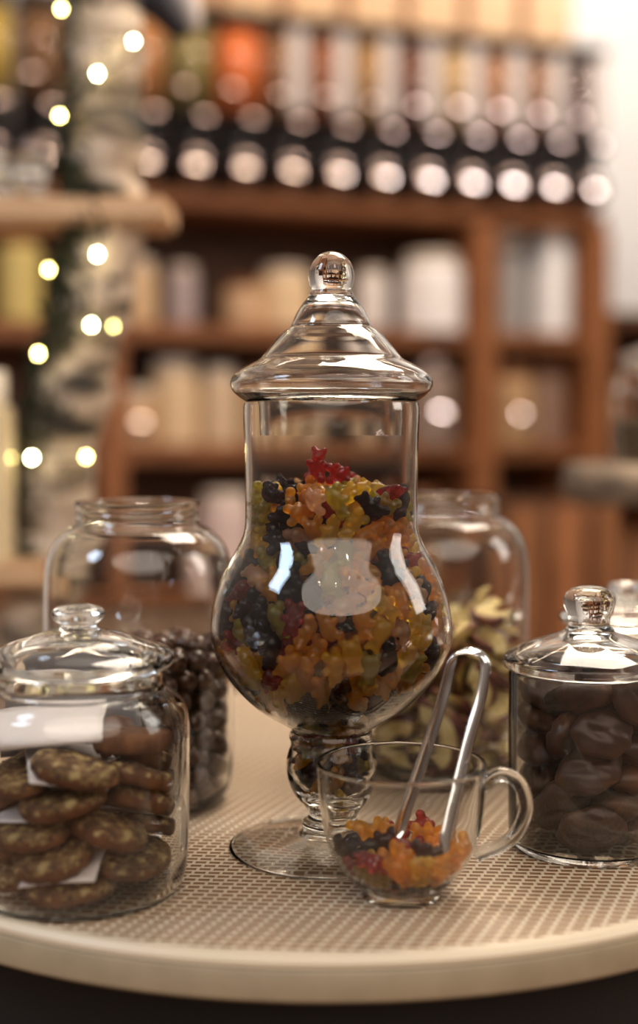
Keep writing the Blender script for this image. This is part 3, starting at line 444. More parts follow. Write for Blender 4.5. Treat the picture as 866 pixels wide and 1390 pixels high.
def place_labels(objs, words, noun, region, where):
    """labels by colour word + region; several in one region are told apart by their order from the left (or top)"""
    cells = {}
    for o, w in zip(objs, words):
        p = proj(o.location); cells.setdefault((w, region(*p)), []).append((p, o))
    for (w, rg), L in cells.items():
        n = len(L)
        base = '%s %s' % (w, noun)
        if n == 1: L[0][1]['label'] = '%s %s of %s' % (base, rg, where); continue
        xs = [p[0] for p, _ in L]; ys = [p[1] for p, _ in L]
        if n == 2:
            if abs(xs[0]-xs[1]) > abs(ys[0]-ys[1]): L.sort(key=lambda t: t[0][0]); nm = ['left one', 'right one']
            else: L.sort(key=lambda t: t[0][1]); nm = ['upper one', 'lower one']
            nm = [a+' of two' for a in nm]
        else:
            L.sort(key=lambda t: t[0][0])
            nm = ['leftmost']+[ORD[k+1]+' from left' for k in range(1, n-1)]+['rightmost']
            nm = [a+' of '+NUM[n] for a in nm]
        for (p, o), a in zip(L, nm): o['label'] = '%s %s of %s, %s' % (base, rg, where, a)

# ------------------------------------------------------------------ setting
o = link('floor', mesh(box_bm((1, 3, -.77), (9, 9, .04))), M['floor'], smooth=False); tag(o, None, None, kind='structure')

# far shelf frame: u along the shelf, v away from the camera
PL = Vector((-.52, 4.0, 0)); TH = math.atan2(.49, 1.434)
RZ = Matrix.Rotation(TH, 4, 'Z')
def S(u, v, z): return PL+(RZ @ Vector((u, v, 0)))+Vector((0, 0, z))
o = link('wall_back', mesh(box_bm((0, 0, 0), (7, .06, 3.6))), M['wall'], smooth=False); o.location = S(.8, .62, 1.05); o.rotation_euler = (0, 0, TH)
tag(o, None, None, kind='structure')

shelf = thing('display_shelf', 'long brown wooden shelf unit with open compartments under the food dispensers', 'shelf', S(0, 0, -.75), TH)
def sp(name, c, s, mat, bev=.006):
    return link(name, mesh(box_bm((c[0], c[1], c[2]+.75), s, bev=bev)), mat, shelf, False)
UL, UR = -.75, 1.57
um = (UL+UR)/2; uw = UR-UL
sp('top_board', (um, .22, .965), (uw, .46, .05), M['shelfwood'])
sp('shelf_board', (um, .22, .56), (uw, .44, .055), M['shelfwood'])
sp('shelf_board', (um, .22, .195), (uw, .44, .055), M['shelfwood'])
sp('shelf_board', (um, .22, -.20), (uw, .46, .05), M['shelfwood'])
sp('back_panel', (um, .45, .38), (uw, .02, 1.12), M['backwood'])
sp('base_panel', (um, .10, -.487), (uw, .04, .525), M['tanpanel'])
for u in (UL+.03, -.10, 1.115, 1.535):
    sp('upright', (u, .21, .37), (.085 if u > 0 else .07, .47, 1.13), M['postwood'])

# ------------------------------------------------------------------ bulk dispensers on the top board
FILLS = [('yellow', (.55, .40, .06)), ('brown', (.24, .13, .06)), ('tan', (.45, .26, .12)), ('caramel', (.50, .24, .09)), ('olive green', (.25, .21, .07)), ('bright orange', (.72, .20, .05)),
         ('light brown', (.33, .17, .08)), ('rust brown', (.36, .13, .05)), ('mustard', (.46, .27, .09)), ('dark red brown', (.18, .055, .025)),
         ('pale yellow', (.60, .42, .20)), ('orange brown', (.40, .19, .08)), ('chestnut brown', (.30, .15, .07)), ('dark brown', (.075, .035, .025))]
M['acrylic'] = thin_glass('acrylic', (.96, .94, .93), (.8, .75, .75), 1.2)
hop = bmesh.new()
box_bm((0, .14, .385), (.128, .30, .27), hop, .01)
hop_me = mesh(hop)
lid_me = mesh(box_bm((0, .14, .535), (.136, .31, .03), bev=.006))
b = bmesh.new(); box_bm((0, .15, .13), (.125, .26, .235), b, .02); box_bm((0, .0, .20), (.07, .12, .06), b, .02)
body_me = mesh(b)
b = bmesh.new(); ball_bm((0, -.02, .075), (.052, .05, .06), b); box_bm((0, .02, .03), (.07, .1, .06), b, .015)
chute_me = mesh(b)
panel_me = mesh(box_bm((.028, -.013, .385), (.062, .004, .25), bev=.001))
fill_me = mesh(box_bm((0, .14, .375), (.118, .285, .24), bev=.008))
R = .11; bt = bmesh.new(); rings = []
loop = [(0, 0)]+[(R*math.sin(a), -R*(1-math.cos(a))) for a in [.04, .08, .12, .155]]+[(.012, -.02), (0, -.02)]
mirror_disc_me = lathe(loop, 24, False); dim_mirror_disc_me = mirror_disc_me.copy()  # convex mirror discs, curved to throw lamp glints towards the camera
label_cols = ['far left', 'left']
for k in range(14):
    fn, fc = FILLS[k]
    u = -.45+.15*k
    pos = 'leftmost of the row, at the left edge' if k == 0 else ('rightmost of the row' if k == 13 else '%s from the left in the row' % ORD[k+1] if k < 7 else '%s from the right in the row' % ORD[14-k])
    t = thing('food_dispenser', 'clear gravity food dispenser with black front, %s' % pos, 'dispenser', S(u, 0, .991), TH, 'bulk food dispensers on the shelf')
    link('hopper', hop_me, M['acrylic'], t); link('hopper_lid', lid_me, M['black'], t); link('dispenser_body', body_me, M['black'], t); link('chute', chute_me, M['dullchrome'], t)
    if k >= 6: link('pale_sheen_panel', panel_me, prin('panel', (.50+.022*(k-4), .44+.026*(k-4), .42+.027*(k-4)), .4), t, False)  # opaque pale strip, paints in the reflection on the acrylic side
    for (kx, kz, ky, sc_, mt) in ((-.01, .062, -.085, 1.25, 'chrome'), (.02, .215, -.067, 1.0, 'dimchrome'), (-.03, .315, -.018, 1.0, 'dimchrome')):
        ko = link('knob', mirror_disc_me if mt == 'chrome' else dim_mirror_disc_me, M[mt], t); ko.location = (kx, ky, kz); ko.scale = (sc_,)*3  # discs added as mirrors, tilted so the strip lamp glints in them
        el = math.radians(23 if mt == 'chrome' else 19+5*rnd.random())
        ko.rotation_euler = (PI/2-el, 0, 0)
    fo = link('food_filling', fill_me.copy(), None); fo.data.materials.append(prin('filling '+fn, fc, .7, noise=.25, nscale=90, bump=.5, bscale=120))
    fo.location = S(u, 0, .991); fo.rotation_euler = (0, 0, TH)
    tag(fo, '%s dry food filling the hopper of a dispenser on the shelf' % fn, 'dry food', 'fillings of the food dispensers', 'stuff')
for k in range(7):
    u = .12+.205*k
    pos = 'leftmost' if k == 0 else 'rightmost' if k == 6 else ORD[k+1]+' from the left'
    t = thing('wooden_box', 'pale wooden box standing on top of the dispensers, %s' % pos, 'box', S(u, .14, 1.542), TH, 'wooden boxes above the dispensers')
    bx = bmesh.new()
    for c, s in (((0, -.12, .1), (.19, .015, .2)), ((0, .12, .1), (.19, .015, .2)), ((-.0875, 0, .1), (.015, .225, .2)), ((.0875, 0, .1), (.015, .225, .2)), ((0, 0, .008), (.16, .225, .016))): box_bm(c, s, bx, .002)
    link('crate_body', mesh(bx), M['boxwood'] if 'boxwood' in M else M.setdefault('boxwood', wood('box wood', (.50, .33, .19), (.74, .53, .34), 0)), t, False)
    link('corner_batten', mesh(box_bm((-.085, -.131, .1), (.02, .006, .2), bev=.001)), M['postwood'], t, False)

# ------------------------------------------------------------------ canisters on the shelf
def canister(u, v, z, r, h, col, label, kind='tub', shine=False, group=None):
    t = thing('storage_jar', label, 'jar', S(u, v, z), TH, group)
    cm = prin('jar '+label[:14], col, .35, noise=.07, nscale=20)
    link('jar_body', lathe(catmull([(0, 0), (r*.9, 0), (r, .012), (r, h*.72), (r*.93, h*.82), (r*.8, h*.86)], 3)+[(0, h*.86)], 32, False), cm, t)
    lm = M['white'] if kind == 'tub' else M['shelfwood'] if kind == 'wood' else M['dullchrome']
    link('jar_lid', lathe([(0, h*.861), (r*.84, h*.861), (r*.86, h*.88), (r*.86, h*.97), (r*.8, h), (0, h)], 32, False), lm, t)
    if shine:
        ko = link('reflector', mirror_disc_me, M['chrome'], t); ko.location = (0, -r-.015, h*.33); ko.rotation_euler = (PI/2-math.radians(26), 0, 0); ko.scale = (1.3,)*3  # mirror disc added for a bright glint, not a fastener
zA, zB, zC = .588, .223, -.174
G = 'storage jars on the wooden shelf'
canister(-.36, .10, zA, .07, .26, (.62, .50, .18), 'yellowish tall jar on the upper shelf left of the birch trunk', 'wood', group=G)
canister(-.005, .12, zA, .065, .20, (.66, .47, .28), 'cream jar leftmost on the upper shelf right of the birch trunk', 'tub', group=G)
canister(.145, .14, zA, .05, .19, (.44, .36, .36), 'grey jar second on the upper shelf right of the birch trunk', 'tub', group=G)
canister(.335, .10, zA, .07, .14, (.60, .40, .24), 'low tan jar on the upper shelf left of the glass jar lid', 'wood', group=G)
canister(.47, .10, zA, .085, .19, (.78, .58, .36), 'wide cream jar on the upper shelf just left of the glass lid knob', 'tub', group=G)
canister(.77, .12, zA, .055, .2, (.80, .74, .70), 'small white jar on the upper shelf just right of the glass lid knob', 'tub', group=G)
canister(.965, .08, zA, .105, .25, (.92, .88, .86), 'biggest white jar on the upper shelf beside the brown upright', 'tub', group=G)
canister(1.265, .12, zA, .065, .34, (.40, .38, .37), 'tall greyish jar in the upper right compartment', 'tub', group=G)
canister(1.42, .10, zA, .07, .36, (.85, .84, .84), 'tall white jar in the upper right compartment beside the grey one', 'tub', group=G)
canister(-.02, .05, zB, .06, .17, (.56, .36, .20), 'tan jar leftmost on the lower shelf right of the birch trunk', 'tub', True, group=G)
canister(.115, .12, zB, .078, .26, (.72, .54, .34), 'tall cream jar on the lower shelf, second right of the birch', 'tub', group=G)
canister(.255, .10, zB, .06, .24, (.66, .50, .34), 'cream jar third right of the birch on the lower shelf', 'tub', group=G)
canister(.39, .10, zB, .065, .23, (.60, .42, .25), 'tan jar on the lower shelf left of the tall candy jar', 'wood', group=G)
canister(.53, .10, zB, .06, .2, (.5, .36, .24), 'brown jar on the lower shelf behind the tall candy jar', 'wood', group=G)
canister(.80, .12, zB, .06, .2, (.5, .36, .24), 'brown jar on the lower shelf behind the right side of candy jar', 'wood', group=G)
canister(.955, .05, zB, .075, .27, (.34, .25, .20), 'dark jar with bright clasp on the lower shelf left of the upright', 'steel', True, group=G)
canister(1.25, .06, zB, .075, .25, (.52, .33, .17), 'tan jar with bright clasp in the lower right compartment', 'wood', True, group=G)
canister(1.41, .12, zB, .07, .27, (.33, .21, .15), 'dark brown jar at the right of the lower right compartment', 'wood', group=G)
canister(.26, .05, zC, .085, .25, (.70, .56, .52), 'pale pinkish jar in the bottom compartment behind the left jar', 'tub', group=G)
canister(.93, .10, zC, .08, .24, (.36, .20, .10), 'brown jar in the bottom compartment behind the right open jar', 'wood', group=G)
# wooden crates at the lower right
def crate(px, d, zb, w, h, dep, label, rot=0):
    x = (px-433)/F*d
    t = thing('wooden_crate', label, 'crate', (x, d, zb), rot, 'wooden crates at the lower right')
    n = 5; sw = w/n
    for k in range(n):
        q = box_bm((-w/2+sw*(k+.5), -dep/2, h/2), (sw*.80, .018, h), bev=.003)
        link('slat', mesh(q), M['postwood'] if k % 2 else M['plankwarm'], t, False)
    q = bmesh.new()
    for c, s in (((-w/2+.01, 0, h/2), (.02, dep-.02, h)), ((w/2-.01, 0, h/2), (.02, dep-.02, h)), ((0, dep/2-.01, h/2), (w-.04, .02, h)), ((0, 0, .01), (w-.04, dep-.04, .02))): box_bm(c, s, q, .003)
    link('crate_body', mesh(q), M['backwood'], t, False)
M['plankwarm'] = wood('warm crate wood', (.14, .05, .016), (.36, .155, .055), 2)
crate(800, 3.35, -.75, .52, .42, .34, 'lowest slatted wooden crate on the floor at lower right', .1)
crate(800, 3.35, -.329, .52, .42, .34, 'upper slatted wooden crate stacked at lower right behind the apricot jar', .1)
# cabinet behind the shelf end
t = thing('wooden_cabinet', 'dark brown wooden cabinet against the white wall at right edge', 'cabinet', S(1.98, .30, -.75), TH)
q = bmesh.new()
for c, s in (((0, 0, 1.40), (.74, .46, .05)), ((-.35, 0, .69), (.04, .44, 1.37)), ((.35, 0, .69), (.04, .44, 1.37)), ((0, .21, .69), (.66, .02, 1.37)), ((0, 0, .95), (.66, .40, .03)), ((0, 0, .03), (.66, .40, .06))): box_bm(c, s, q, .004)
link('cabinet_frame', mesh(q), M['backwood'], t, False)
link('cabinet_door', mesh(box_bm((0, -.21, .5), (.64, .02, .84), bev=.004)), M['shelfwood'], t, False)

# ------------------------------------------------------------------ birch stand with planks at left
D1 = 1.62
M['bark'] = ramp_mat('birch bark', [(.36, (.035, .028, .02)), (.45, (.20, .15, .10)), (.52, (.46, .36, .27)), (.75, (.62, .52, .42))], 9, (1, 1, 3.0), .8, 6, .6)
st = thing('birch_display_stand', 'birch trunk display stand with two wooden plank shelves at left', 'display stand', (at(40, 900, D1).x, D1, -.75))
base = Vector(st.location)
path = [at(147, -70, D1), at(146, 60, D1), at(146, 200, D1), at(148, 320, D1), at(120, 450, D1), at(88, 600, D1), at(64, 740, D1), at(42, 900, D1)]
path.append(Vector((base.x-.02, D1, -.75)))
pp = smooth_path(path, 8)
tb = tube_bm([p-base for p in pp], [.043*(1+.10*math.sin(i*.9)+.06*math.sin(i*2.3)) for i in range(len(pp))], 20)
link('trunk', mesh(tb), M['bark'], st)
def plank(px0, px1, row, th, dep, zoff):
    a = at(px0, row, D1-.06); b = at(px1, row, D1-.06)
    q = box_bm(((a.x+b.x)/2-base.x, 0.0, a.z-th/2-base.z), (b.x-a.x, dep, th), bev=.006)
    return link('shelf_plank', mesh(q), M['plank'], st, False), a.z
p1, zp1 = plank(-120, 226, 264, .032, .115, 0)
p2, zp2 = plank(-150, 64, 757, .036, .15, 0)
link('foot_plate', mesh(box_bm((0, 0, .015), (.3, .3, .03), bev=.005)), M['plank'], st, False)
# mossy garland
M['leaf'] = prin('dark moss leaves', (.035, .036, .012), .7, noise=.5, nscale=60)
M['wire'] = prin('dark green wire', (.02, .03, .012), .6)
gb = bmesh.new()
for k in range(1500):
    i = rnd.uniform(4, len(pp)-12); p = pp[int(i)]
    band = math.sin(i*.62)
    th = PI+.75*math.sin(i*.35)+rnd.gauss(0, .42)+ (rnd.random() < .25)*rnd.uniform(-2, 2)*.6
    if p.z > .62 and rnd.random() < .72: continue
    rr = .046+abs(rnd.gauss(0, .008))
    c = p+Vector((math.cos(th)*rr, -abs(math.sin(th))*rr*.9-.006, rnd.uniform(-.015, .015)))
    s = rnd.uniform(.004, .010); R3 = Euler((rnd.random()*6, rnd.random()*6, rnd.random()*6)).to_matrix()
    vs = [gb.verts.new(c+R3 @ Vector(q)*s) for q in ((-1, 0, 0), (0, -.5, .1), (1.2, 0, 0), (0, .5, .1))]
    gb.faces.new(vs)
me = bpy.data.meshes.new('g'); gb.to_mesh(me); gb.free()
g = link('moss_garland', me, M['leaf'], None, False); tag(g, 'dark green moss garland clinging to the left birch trunk', 'garland', kind='stuff')
# fairy lights
bulbs = [(83, 12, 1), (181, 56, 1.6), (132, 100, 1.8), (81, 157, 1.2), (132, 345, 1.8), (66, 366, 1), (124, 441, 1.5), (154, 443, .4), (52, 480, 1.3), (14, 621, .4), (43, 621, 1.8), (117, 620, 1)]
fs = thing('fairy_light_string', 'string of glowing yellow fairy lights wound around the birch trunk', 'string lights', at(132, 100, D1-.06))
pts = []
for i, (x, y, s) in enumerate(bulbs):
    p = at(x, y, D1-.058)-fs.location; pts.append(p)
    bo = link('bulb', mesh(ball_bm(p, (.0026, .0026, .0034), u=12, v=8)), emit('fairy bulb', (1.0, .86, .30) if s < 1.4 else (1, .93, .55), 42*s), fs)
wp = []
for a, b in zip(pts, pts[1:]):
    m_ = (a+b)/2+Vector((0, .02, 0)); wp += [a+Vector((0, .005, .002)), m_]
wp.append(pts[-1]+Vector((0, .005, .002)))
link('wire', mesh(tube_bm(smooth_path(wp, 5), .0012, 6)), M['wire'], fs)

# lidded glass jar shape (front left jar and its look-alikes)
def lidded_jar(name, label, loc, s=1.0, group=None):
    t = thing(name, label, 'jar', loc, 0, group)
    outer = [(.0495, .131), (.0500, .1275), (.0495, .1240)]+catmull([(.0510, .121), (.0575, .116), (.0627, .110), (.0650, .101), (.0655, .09), (.0652, .05), (.0640, .02), (.0615, .006), (.0570, .0006), (.050, 0)], 4)
    inner = [(.046, .0035), (.0555, .0045), (.0588, .010), (.0602, .022), (.0622, .05), (.0627, .09), (.0620, .1), (.0595, .109), (.0545, .1155), (.048, .1205), (.0470, .125), (.0470, .131)]
    loop = [(0, .0012)]+[(r, z) for r, z in reversed(outer)]+[(r, z) for r, z in reversed(inner)]+[(0, .0035)]
    loop = [(r*s, z*s) for r, z in loop]
    link('jar_body', lathe(loop, 96, False), M['thin'], t)
    lo = [(0, .1555), (.011, .1553), (.018, .1543), (.030, .1505), (.043, .1463), (.0535, .1427), (.0566, .1405), (.0570, .1375), (.0555, .1345), (.0525, .1325), (.0465, .1318), (.0455, .128), (.0445, .122), (.0425, .122), (.0425, .130), (.040, .1365), (.03, .143), (.015, .148), (0, .149)]
    ld = link('lid', lathe([(r*s, z*s) for r, z in lo], 96, False), M['lidglass'], t)
    kn = catmull([(0.0, .1700), (.008, .1697), (.0135, .1682), (.0158, .1655), (.0150, .1620), (.0118, .1592), (.0105, .1572), (.0122, .1556), (.0135, .1553)], 4)+[(0, .1553)]
    link('knob', lathe([(r*s, z*s) for r, z in kn], 64, False), M['lidglass'], ld)
    return t
def filling(me_, loc, mat, label, cat, name): 
    o = link(name, me_, mat); o.location = loc; return tag(o, label, cat, None, 'stuff')

# things on the planks
z1 = zp1+.0005; z2 = zp2+.0005
jx = at(22, 262, D1-.03).x
def small_jar(px, label, hh, rr):
    t = thing('glass_jar', label, 'jar', (at(px, 262, D1-.03).x, D1-.03, z1), 0, 'small jars on the upper plank')
    link('jar_body', lathe([(0, 0), (rr, 0), (rr*1.02, .006), (rr*1.02, hh*.7), (rr*.8, hh*.8), (rr*.8, hh*.86), (rr*.76, hh*.86), (rr*.76, hh*.8), (rr*.97, hh*.69), (rr*.97, .008), (0, .006)], 40, False), M['thin'], t)
    link('jar_lid', lathe([(0, hh*.862), (rr*.85, hh*.862), (rr*.86, hh*.98), (rr*.8, hh), (0, hh)], 40, False), M['dullchrome'], t)
    link('knob', lathe(catmull([(0, hh*1.16), (rr*.2, hh*1.13), (rr*.22, hh*1.07), (rr*.12, hh*1.003)], 3)+[(0, hh*1.003)], 24, False), M['dullchrome'], t)
small_jar(40, 'small clear jar with metal lid on the upper plank, beside the birch trunk', .062, .024)
small_jar(-12, 'small clear jar with metal lid on the upper plank, cut by left picture edge', .066, .024)
t = thing('cream_bottle', 'tall cream bottle with white cap standing on the lower plank at left edge', 'bottle', (at(-4, 757, D1-.05).x, D1-.05, z2))
bh = at(0, 545, D1-.05).z-z2
link('bottle_body', lathe(catmull([(0, 0), (.020, 0), (.022, .004), (.022, bh*.88), (.019, bh*.95), (.012, bh)], 3)+[(0, bh)], 32, False), prin('cream', (.60, .48, .30), .4), t)
link('cap', lathe([(0, bh+.0005), (.014, bh+.0005), (.0145, bh+.03), (.012, bh+.037), (0, bh+.037)], 24, False), M['white'], t)

# dark ornament hanging in at the top
t = thing('hanging_ornament', 'dark grey pointed ornament with pale underside hanging above the birch stand', 'ornament', at(222, 0, 1.75))
def leaf(pts, w, mat, nm, off):
    P = smooth_path([at(x, y, 1.75+off)-t.location for x, y in pts], 5); n = len(P)
    bm = tube_bm(P, [max(.006, w*(1-((i+.5)/n)**3*.75)) for i in range(n)], 14)
    link(nm, mesh(bm), mat, t)
leaf([(166, -60), (196, -22), (224, 14), (250, 48)], .027, prin('dark felt', (.02, .017, .022), .8, noise=.1), 'dark_side', 0)
leaf([(214, -60), (240, -18), (256, 14), (264, 44)], .021, prin('pale felt', (.42, .37, .35), .8, noise=.1), 'pale_side', .02)
link('hanging_cord', mesh(tube_bm([at(190, -55, 1.76)-t.location, at(190, -420, 1.76)-t.location], .0015, 8)), M['wire'], t)

# log slice shelf with a jar, right edge
D2 = 1.75
lz = zrow(628, D2); lx = (884-433)/F*D2
t = thing('log_slice_shelf', 'bark edged log slice on a wooden post at the right edge', 'display stand', (lx, D2, -.75))
bm = lathe_bm([(0, 0), (.095, 0), (.108, .006), (.110, .03), (.106, .05), (.098, .055), (0, .055)], 40, False)
for v in bm.verts:
    a = math.atan2(v.co.y, v.co.x); k = 1+.05*math.sin(3*a)+.03*math.sin(7*a); v.co.x *= k; v.co.y *= k; v.co.z += lz-.055+.75
link('log_slice', mesh(bm), ramp_mat('log bark', [(.35, (.05, .035, .025)), (.55, (.25, .18, .12)), (.75, (.42, .32, .22))], 14, (1, 1, 2), .8), t)
bm = tube_bm([(0, 0, 0), (0, 0, .4), (0, 0, lz-.056+.75)], [.05, .042, .04], 20)
link('post', mesh(bm), M['postwood'], t)
rj = lidded_jar('glass_jar', 'clear lidded jar on the log slice at the right edge', (lx+.012, D2, lz+.0005), 1.0)
filling(lathe([(0, .007), (.052, .007), (.059, .02), (.06, .055), (0, .062)], 40, False), rj.location, prin('brown grain', (.16, .11, .06), .8, noise=.3, nscale=150), 'brown grains inside the jar on the log slice', 'grains', 'grain_filling')

# ------------------------------------------------------------------ table
TC = Vector((.005, 1.034, 0)); TR = .355
t = thing('round_table', 'round beige table with a woven slotted top on a dark drum', 'table', (TC.x, TC.y, -.75))
m, nt, out = newmat('woven slotted top')
tc = N(nt, 'ShaderNodeTexCoord'); mp = N(nt, 'ShaderNodeMapping'); mp.inputs['Rotation'].default_value = (0, 0, math.radians(4))
nt.links.new(tc.outputs['Object'], mp.inputs[0]); sx = N(nt, 'ShaderNodeSeparateXYZ'); nt.links.new(mp.outputs[0], sx.inputs[0])
v_ = mathn(nt, 'DIVIDE', sx.outputs[1], .0064); row = mathn(nt, 'FLOOR', v_); fv = mathn(nt, 'SUBTRACT', mathn(nt, 'FRACT', v_), .5)
u_ = mathn(nt, 'ADD', mathn(nt, 'DIVIDE', sx.outputs[0], .0088), mathn(nt, 'MULTIPLY', row, -.24)); fu = mathn(nt, 'SUBTRACT', mathn(nt, 'FRACT', u_), .5)
au = mathn(nt, 'MULTIPLY', mathn(nt, 'SUBTRACT', mathn(nt, 'ABSOLUTE', fu), .36), 22.0, True)
av = mathn(nt, 'MULTIPLY', mathn(nt, 'SUBTRACT', mathn(nt, 'ABSOLUTE', fv), .27), 14.0, True)
solid = mathn(nt, 'MAXIMUM', au, av)
ln = N(nt, 'ShaderNodeVectorMath', operation='LENGTH'); nt.links.new(tc.outputs['Object'], ln.inputs[0])
rim = mathn(nt, 'MULTIPLY', mathn(nt, 'SUBTRACT', ln.outputs['Value'], .345), 600.0, True)
solid = mathn(nt, 'MAXIMUM', solid, rim)
mc = N(nt, 'ShaderNodeMix', data_type='RGBA'); mc.inputs[6].default_value = (.22, .115, .055, 1); mc.inputs[7].default_value = (.56, .47, .35, 1); nt.links.new(solid, mc.inputs[0])
b = N(nt, 'ShaderNodeBsdfPrincipled', Roughness=.42); nt.links.new(mc.outputs[2], b.inputs['Base Color'])
bp = N(nt, 'ShaderNodeBump', Strength=.6, Distance=.0012); nt.links.new(solid, bp.inputs['Height']); nt.links.new(bp.outputs[0], b.inputs['Normal'])
nt.links.new(b.outputs[0], out.inputs[0]); M['top'] = m
tt = link('tabletop', lathe([(0, 0), (TR-.003, 0), (TR, -.003), (TR, -.006), (0, -.006)], 160, False), M['top'], t); tt.location = (0, 0, .75)
for p in tt.data.polygons: p.use_smooth = False
link('table_rim', lathe([(TR-.012, .7435), (TR+.001, .7435), (TR+.002, .742), (TR+.002, .728), (TR, .726), (TR-.012, .726)], 160), prin('rim', (.30, .24, .16), .5, noise=.08), t)
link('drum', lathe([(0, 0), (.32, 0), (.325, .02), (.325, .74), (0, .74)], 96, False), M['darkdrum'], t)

# ------------------------------------------------------------------ tall apothecary jar
AX, AY = .0080, .8615
aj = thing('apothecary_jar', 'tall clear glass footed jar with domed lid, full of gummy bears', 'jar', (AX, AY, 0))
outer = catmull([(.0565, .2906), (.0572, .2845), (.0567, .270), (.0563, .256), (.0558, .2224), (.0562, .2104), (.0581, .2032), (.0632, .1932), (.069, .1831), (.0733, .1725), (.0763, .1624), (.078, .1523), (.0785, .1441), (.0783, .1378), (.0768, .1315), (.0711, .1189), (.0625, .1068), (.050, .0942), (.0375, .086), (.029, .0810), (.0264, .0785), (.0268, .0765), (.0277, .0735), (.0268, .0705), (.0266, .068), (.0279, .0642), (.0292, .0593), (.0294, .0544), (.0289, .0486), (.0277, .0437), (.0251, .0374), (.0207, .0316)], 3)
inner = catmull([(.0005, .0345), (.012, .0348), (.019, .0385), (.0235, .0435), (.0262, .050), (.0268, .0560), (.0258, .0645), (.0243, .070), (.0243, .0775), (.0275, .0825), (.0362, .0880), (.0485, .0962), (.061, .1085), (.0695, .1202), (.0750, .1325), (.0764, .1415), (.0760, .152), (.0744, .162), (.0714, .172), (.0672, .182), (.0614, .192), (.0562, .2020), (.0543, .2095), (.0538, .222), (.0544, .256), (.0548, .270), (.0552, .2845), (.0546, .2906)], 3)
link('bowl', lathe([(0, .0316)]+outer[::-1]+inner[::-1]+[(0, .0345)], 128, False), M['bowl'], aj)
stem = catmull([(.0200, .0312), (.0169, .0277), (.0150, .0247), (.0145, .0228), (.0158, .0205), (.0186, .0180), (.0193, .0158), (.0186, .0133), (.0180, .0122), (.0200, .0112), (.0235, .0104), (.030, .0094), (.044, .0071), (.058, .0046), (.0645, .0034), (.0668, .0020), (.0660, .0006), (.0640, .0003), (.0610, .0012), (.048, .0038), (.034, .0058), (.018, .0072)], 4)
link('stem_foot', lathe([(0, .0312)]+stem+[(0, .0076)], 128, False), M['lidglass'], aj)
lo = catmull([(.0135, .3625), (.0152, .3586), (.0185, .3548), (.0224, .3487), (.0252, .3425), (.0266, .3397), (.0300, .3373), (.0338, .3340), (.0386, .3283), (.0433, .3226), (.0467, .3188), (.0524, .3159), (.0591, .3121), (.0634, .3083), (.0653, .3045), (.0651, .3007), (.0625, .2969), (.0582, .2936), (.0545, .2912)], 3)
li = [(.0478, .2914), (.0468, .288), (.0460, .2700), (.0440, .2700), (.0446, .290)]+catmull([(.0470, .2948), (.0560, .2958), (.0612, .2988), (.0630, .3022), (.0628, .3042), (.0612, .3066), (.0575, .3101), (.0512, .3138), (.0455, .3169), (.0418, .3212), (.0370, .3268), (.0322, .3322), (.0284, .3355), (.0252, .3382), (.0238, .3422), (.0210, .3480), (.0170, .3538), (.0120, .3575)], 3)+[(0, .3582)]
ld = link('lid', lathe([(0, .3625)]+lo+li, 128, False), M['lidglass'], aj)
kn = catmull([(0, .3884), (.0057, .3870), (.0100, .3841), (.0128, .3804), (.0143, .3756), (.0147, .3709), (.0138, .3662), (.0128, .3635), (.0130, .3622)], 4)+[(0, .3622)]
link('knob', lathe(kn, 64, False), M['lidglass'], ld)

# ------------------------------------------------------------------ gummy bears
mm = .001
bb = bmesh.new()
for c, r in (((0, 0, 9), (6.0, 4.7, 6.8)), ((0, 0, 13.5), (5.2, 4.4, 4.2)), ((0, -.4, 18.4), (4.6, 4.3, 4.1)), ((0, -4.0, 17.6), (2.0, 1.7, 1.6)), ((3.4, 0, 21.8), (2.2, 1.8, 2.2)), ((-3.4, 0, 21.8), (2.2, 1.8, 2.2)),
             ((5.2, -2.8, 13), (2.3, 3.0, 2.5)), ((-5.2, -2.8, 13), (2.3, 3.0, 2.5)), ((4.4, -3.2, 3.9), (3.0, 3.4, 3.4)), ((-4.4, -3.2, 3.9), (3.0, 3.4, 3.4))):
    ball_bm([c[0]*mm, c[1]*mm, (c[2]-11.5)*mm], [q*mm for q in r], bb, 16, 10)
bear_hi = apply_mods(mesh(bb), [('REMESH', dict(mode='VOXEL', voxel_size=.00062)), ('SMOOTH', dict(factor=.5, iterations=9)), ('DECIMATE', dict(ratio=.38))])
bear_lo = apply_mods(bear_hi.copy(), [('DECIMATE', dict(ratio=.22))])
def gummy(name, col, tr=.85, rough=.12, sub=1.0):
    m, nt, out = newmat(name)
    b = N(nt, 'ShaderNodeBsdfPrincipled', Roughness=rough, IOR=1.38); b.inputs['Base Color'].default_value = c4(col)
    b.inputs['Transmission Weight'].default_value = tr
    tl = N(nt, 'ShaderNodeBsdfTranslucent'); tl.inputs[0].default_value = c4(col)
    mx = N(nt, 'ShaderNodeMixShader'); mx.inputs[0].default_value = .30
    nt.links.new(b.outputs[0], mx.inputs[1]); nt.links.new(tl.outputs[0], mx.inputs[2]); nt.links.new(mx.outputs[0], out.inputs[0])
    return m
GC = {'amber': gummy('gummy amber', (1.0, .55, .045)), 'golden': gummy('gummy yellow', (1.0, .72, .06)), 'olive': gummy('gummy green', (.62, .52, .07)),
      'purple': gummy('gummy purple', (.075, .016, .03), .9), 'red': gummy('gummy red', (.55, .045, .03)), 'peach': gummy('gummy peach', (.90, .60, .36))}
BM = {}
for k, m_ in GC.items():
    me = bear_hi.copy(); me.materials.clear(); me.materials.append(m_); BM[k] = me
    for p in me.polygons: p.use_smooth = True
BL = {}
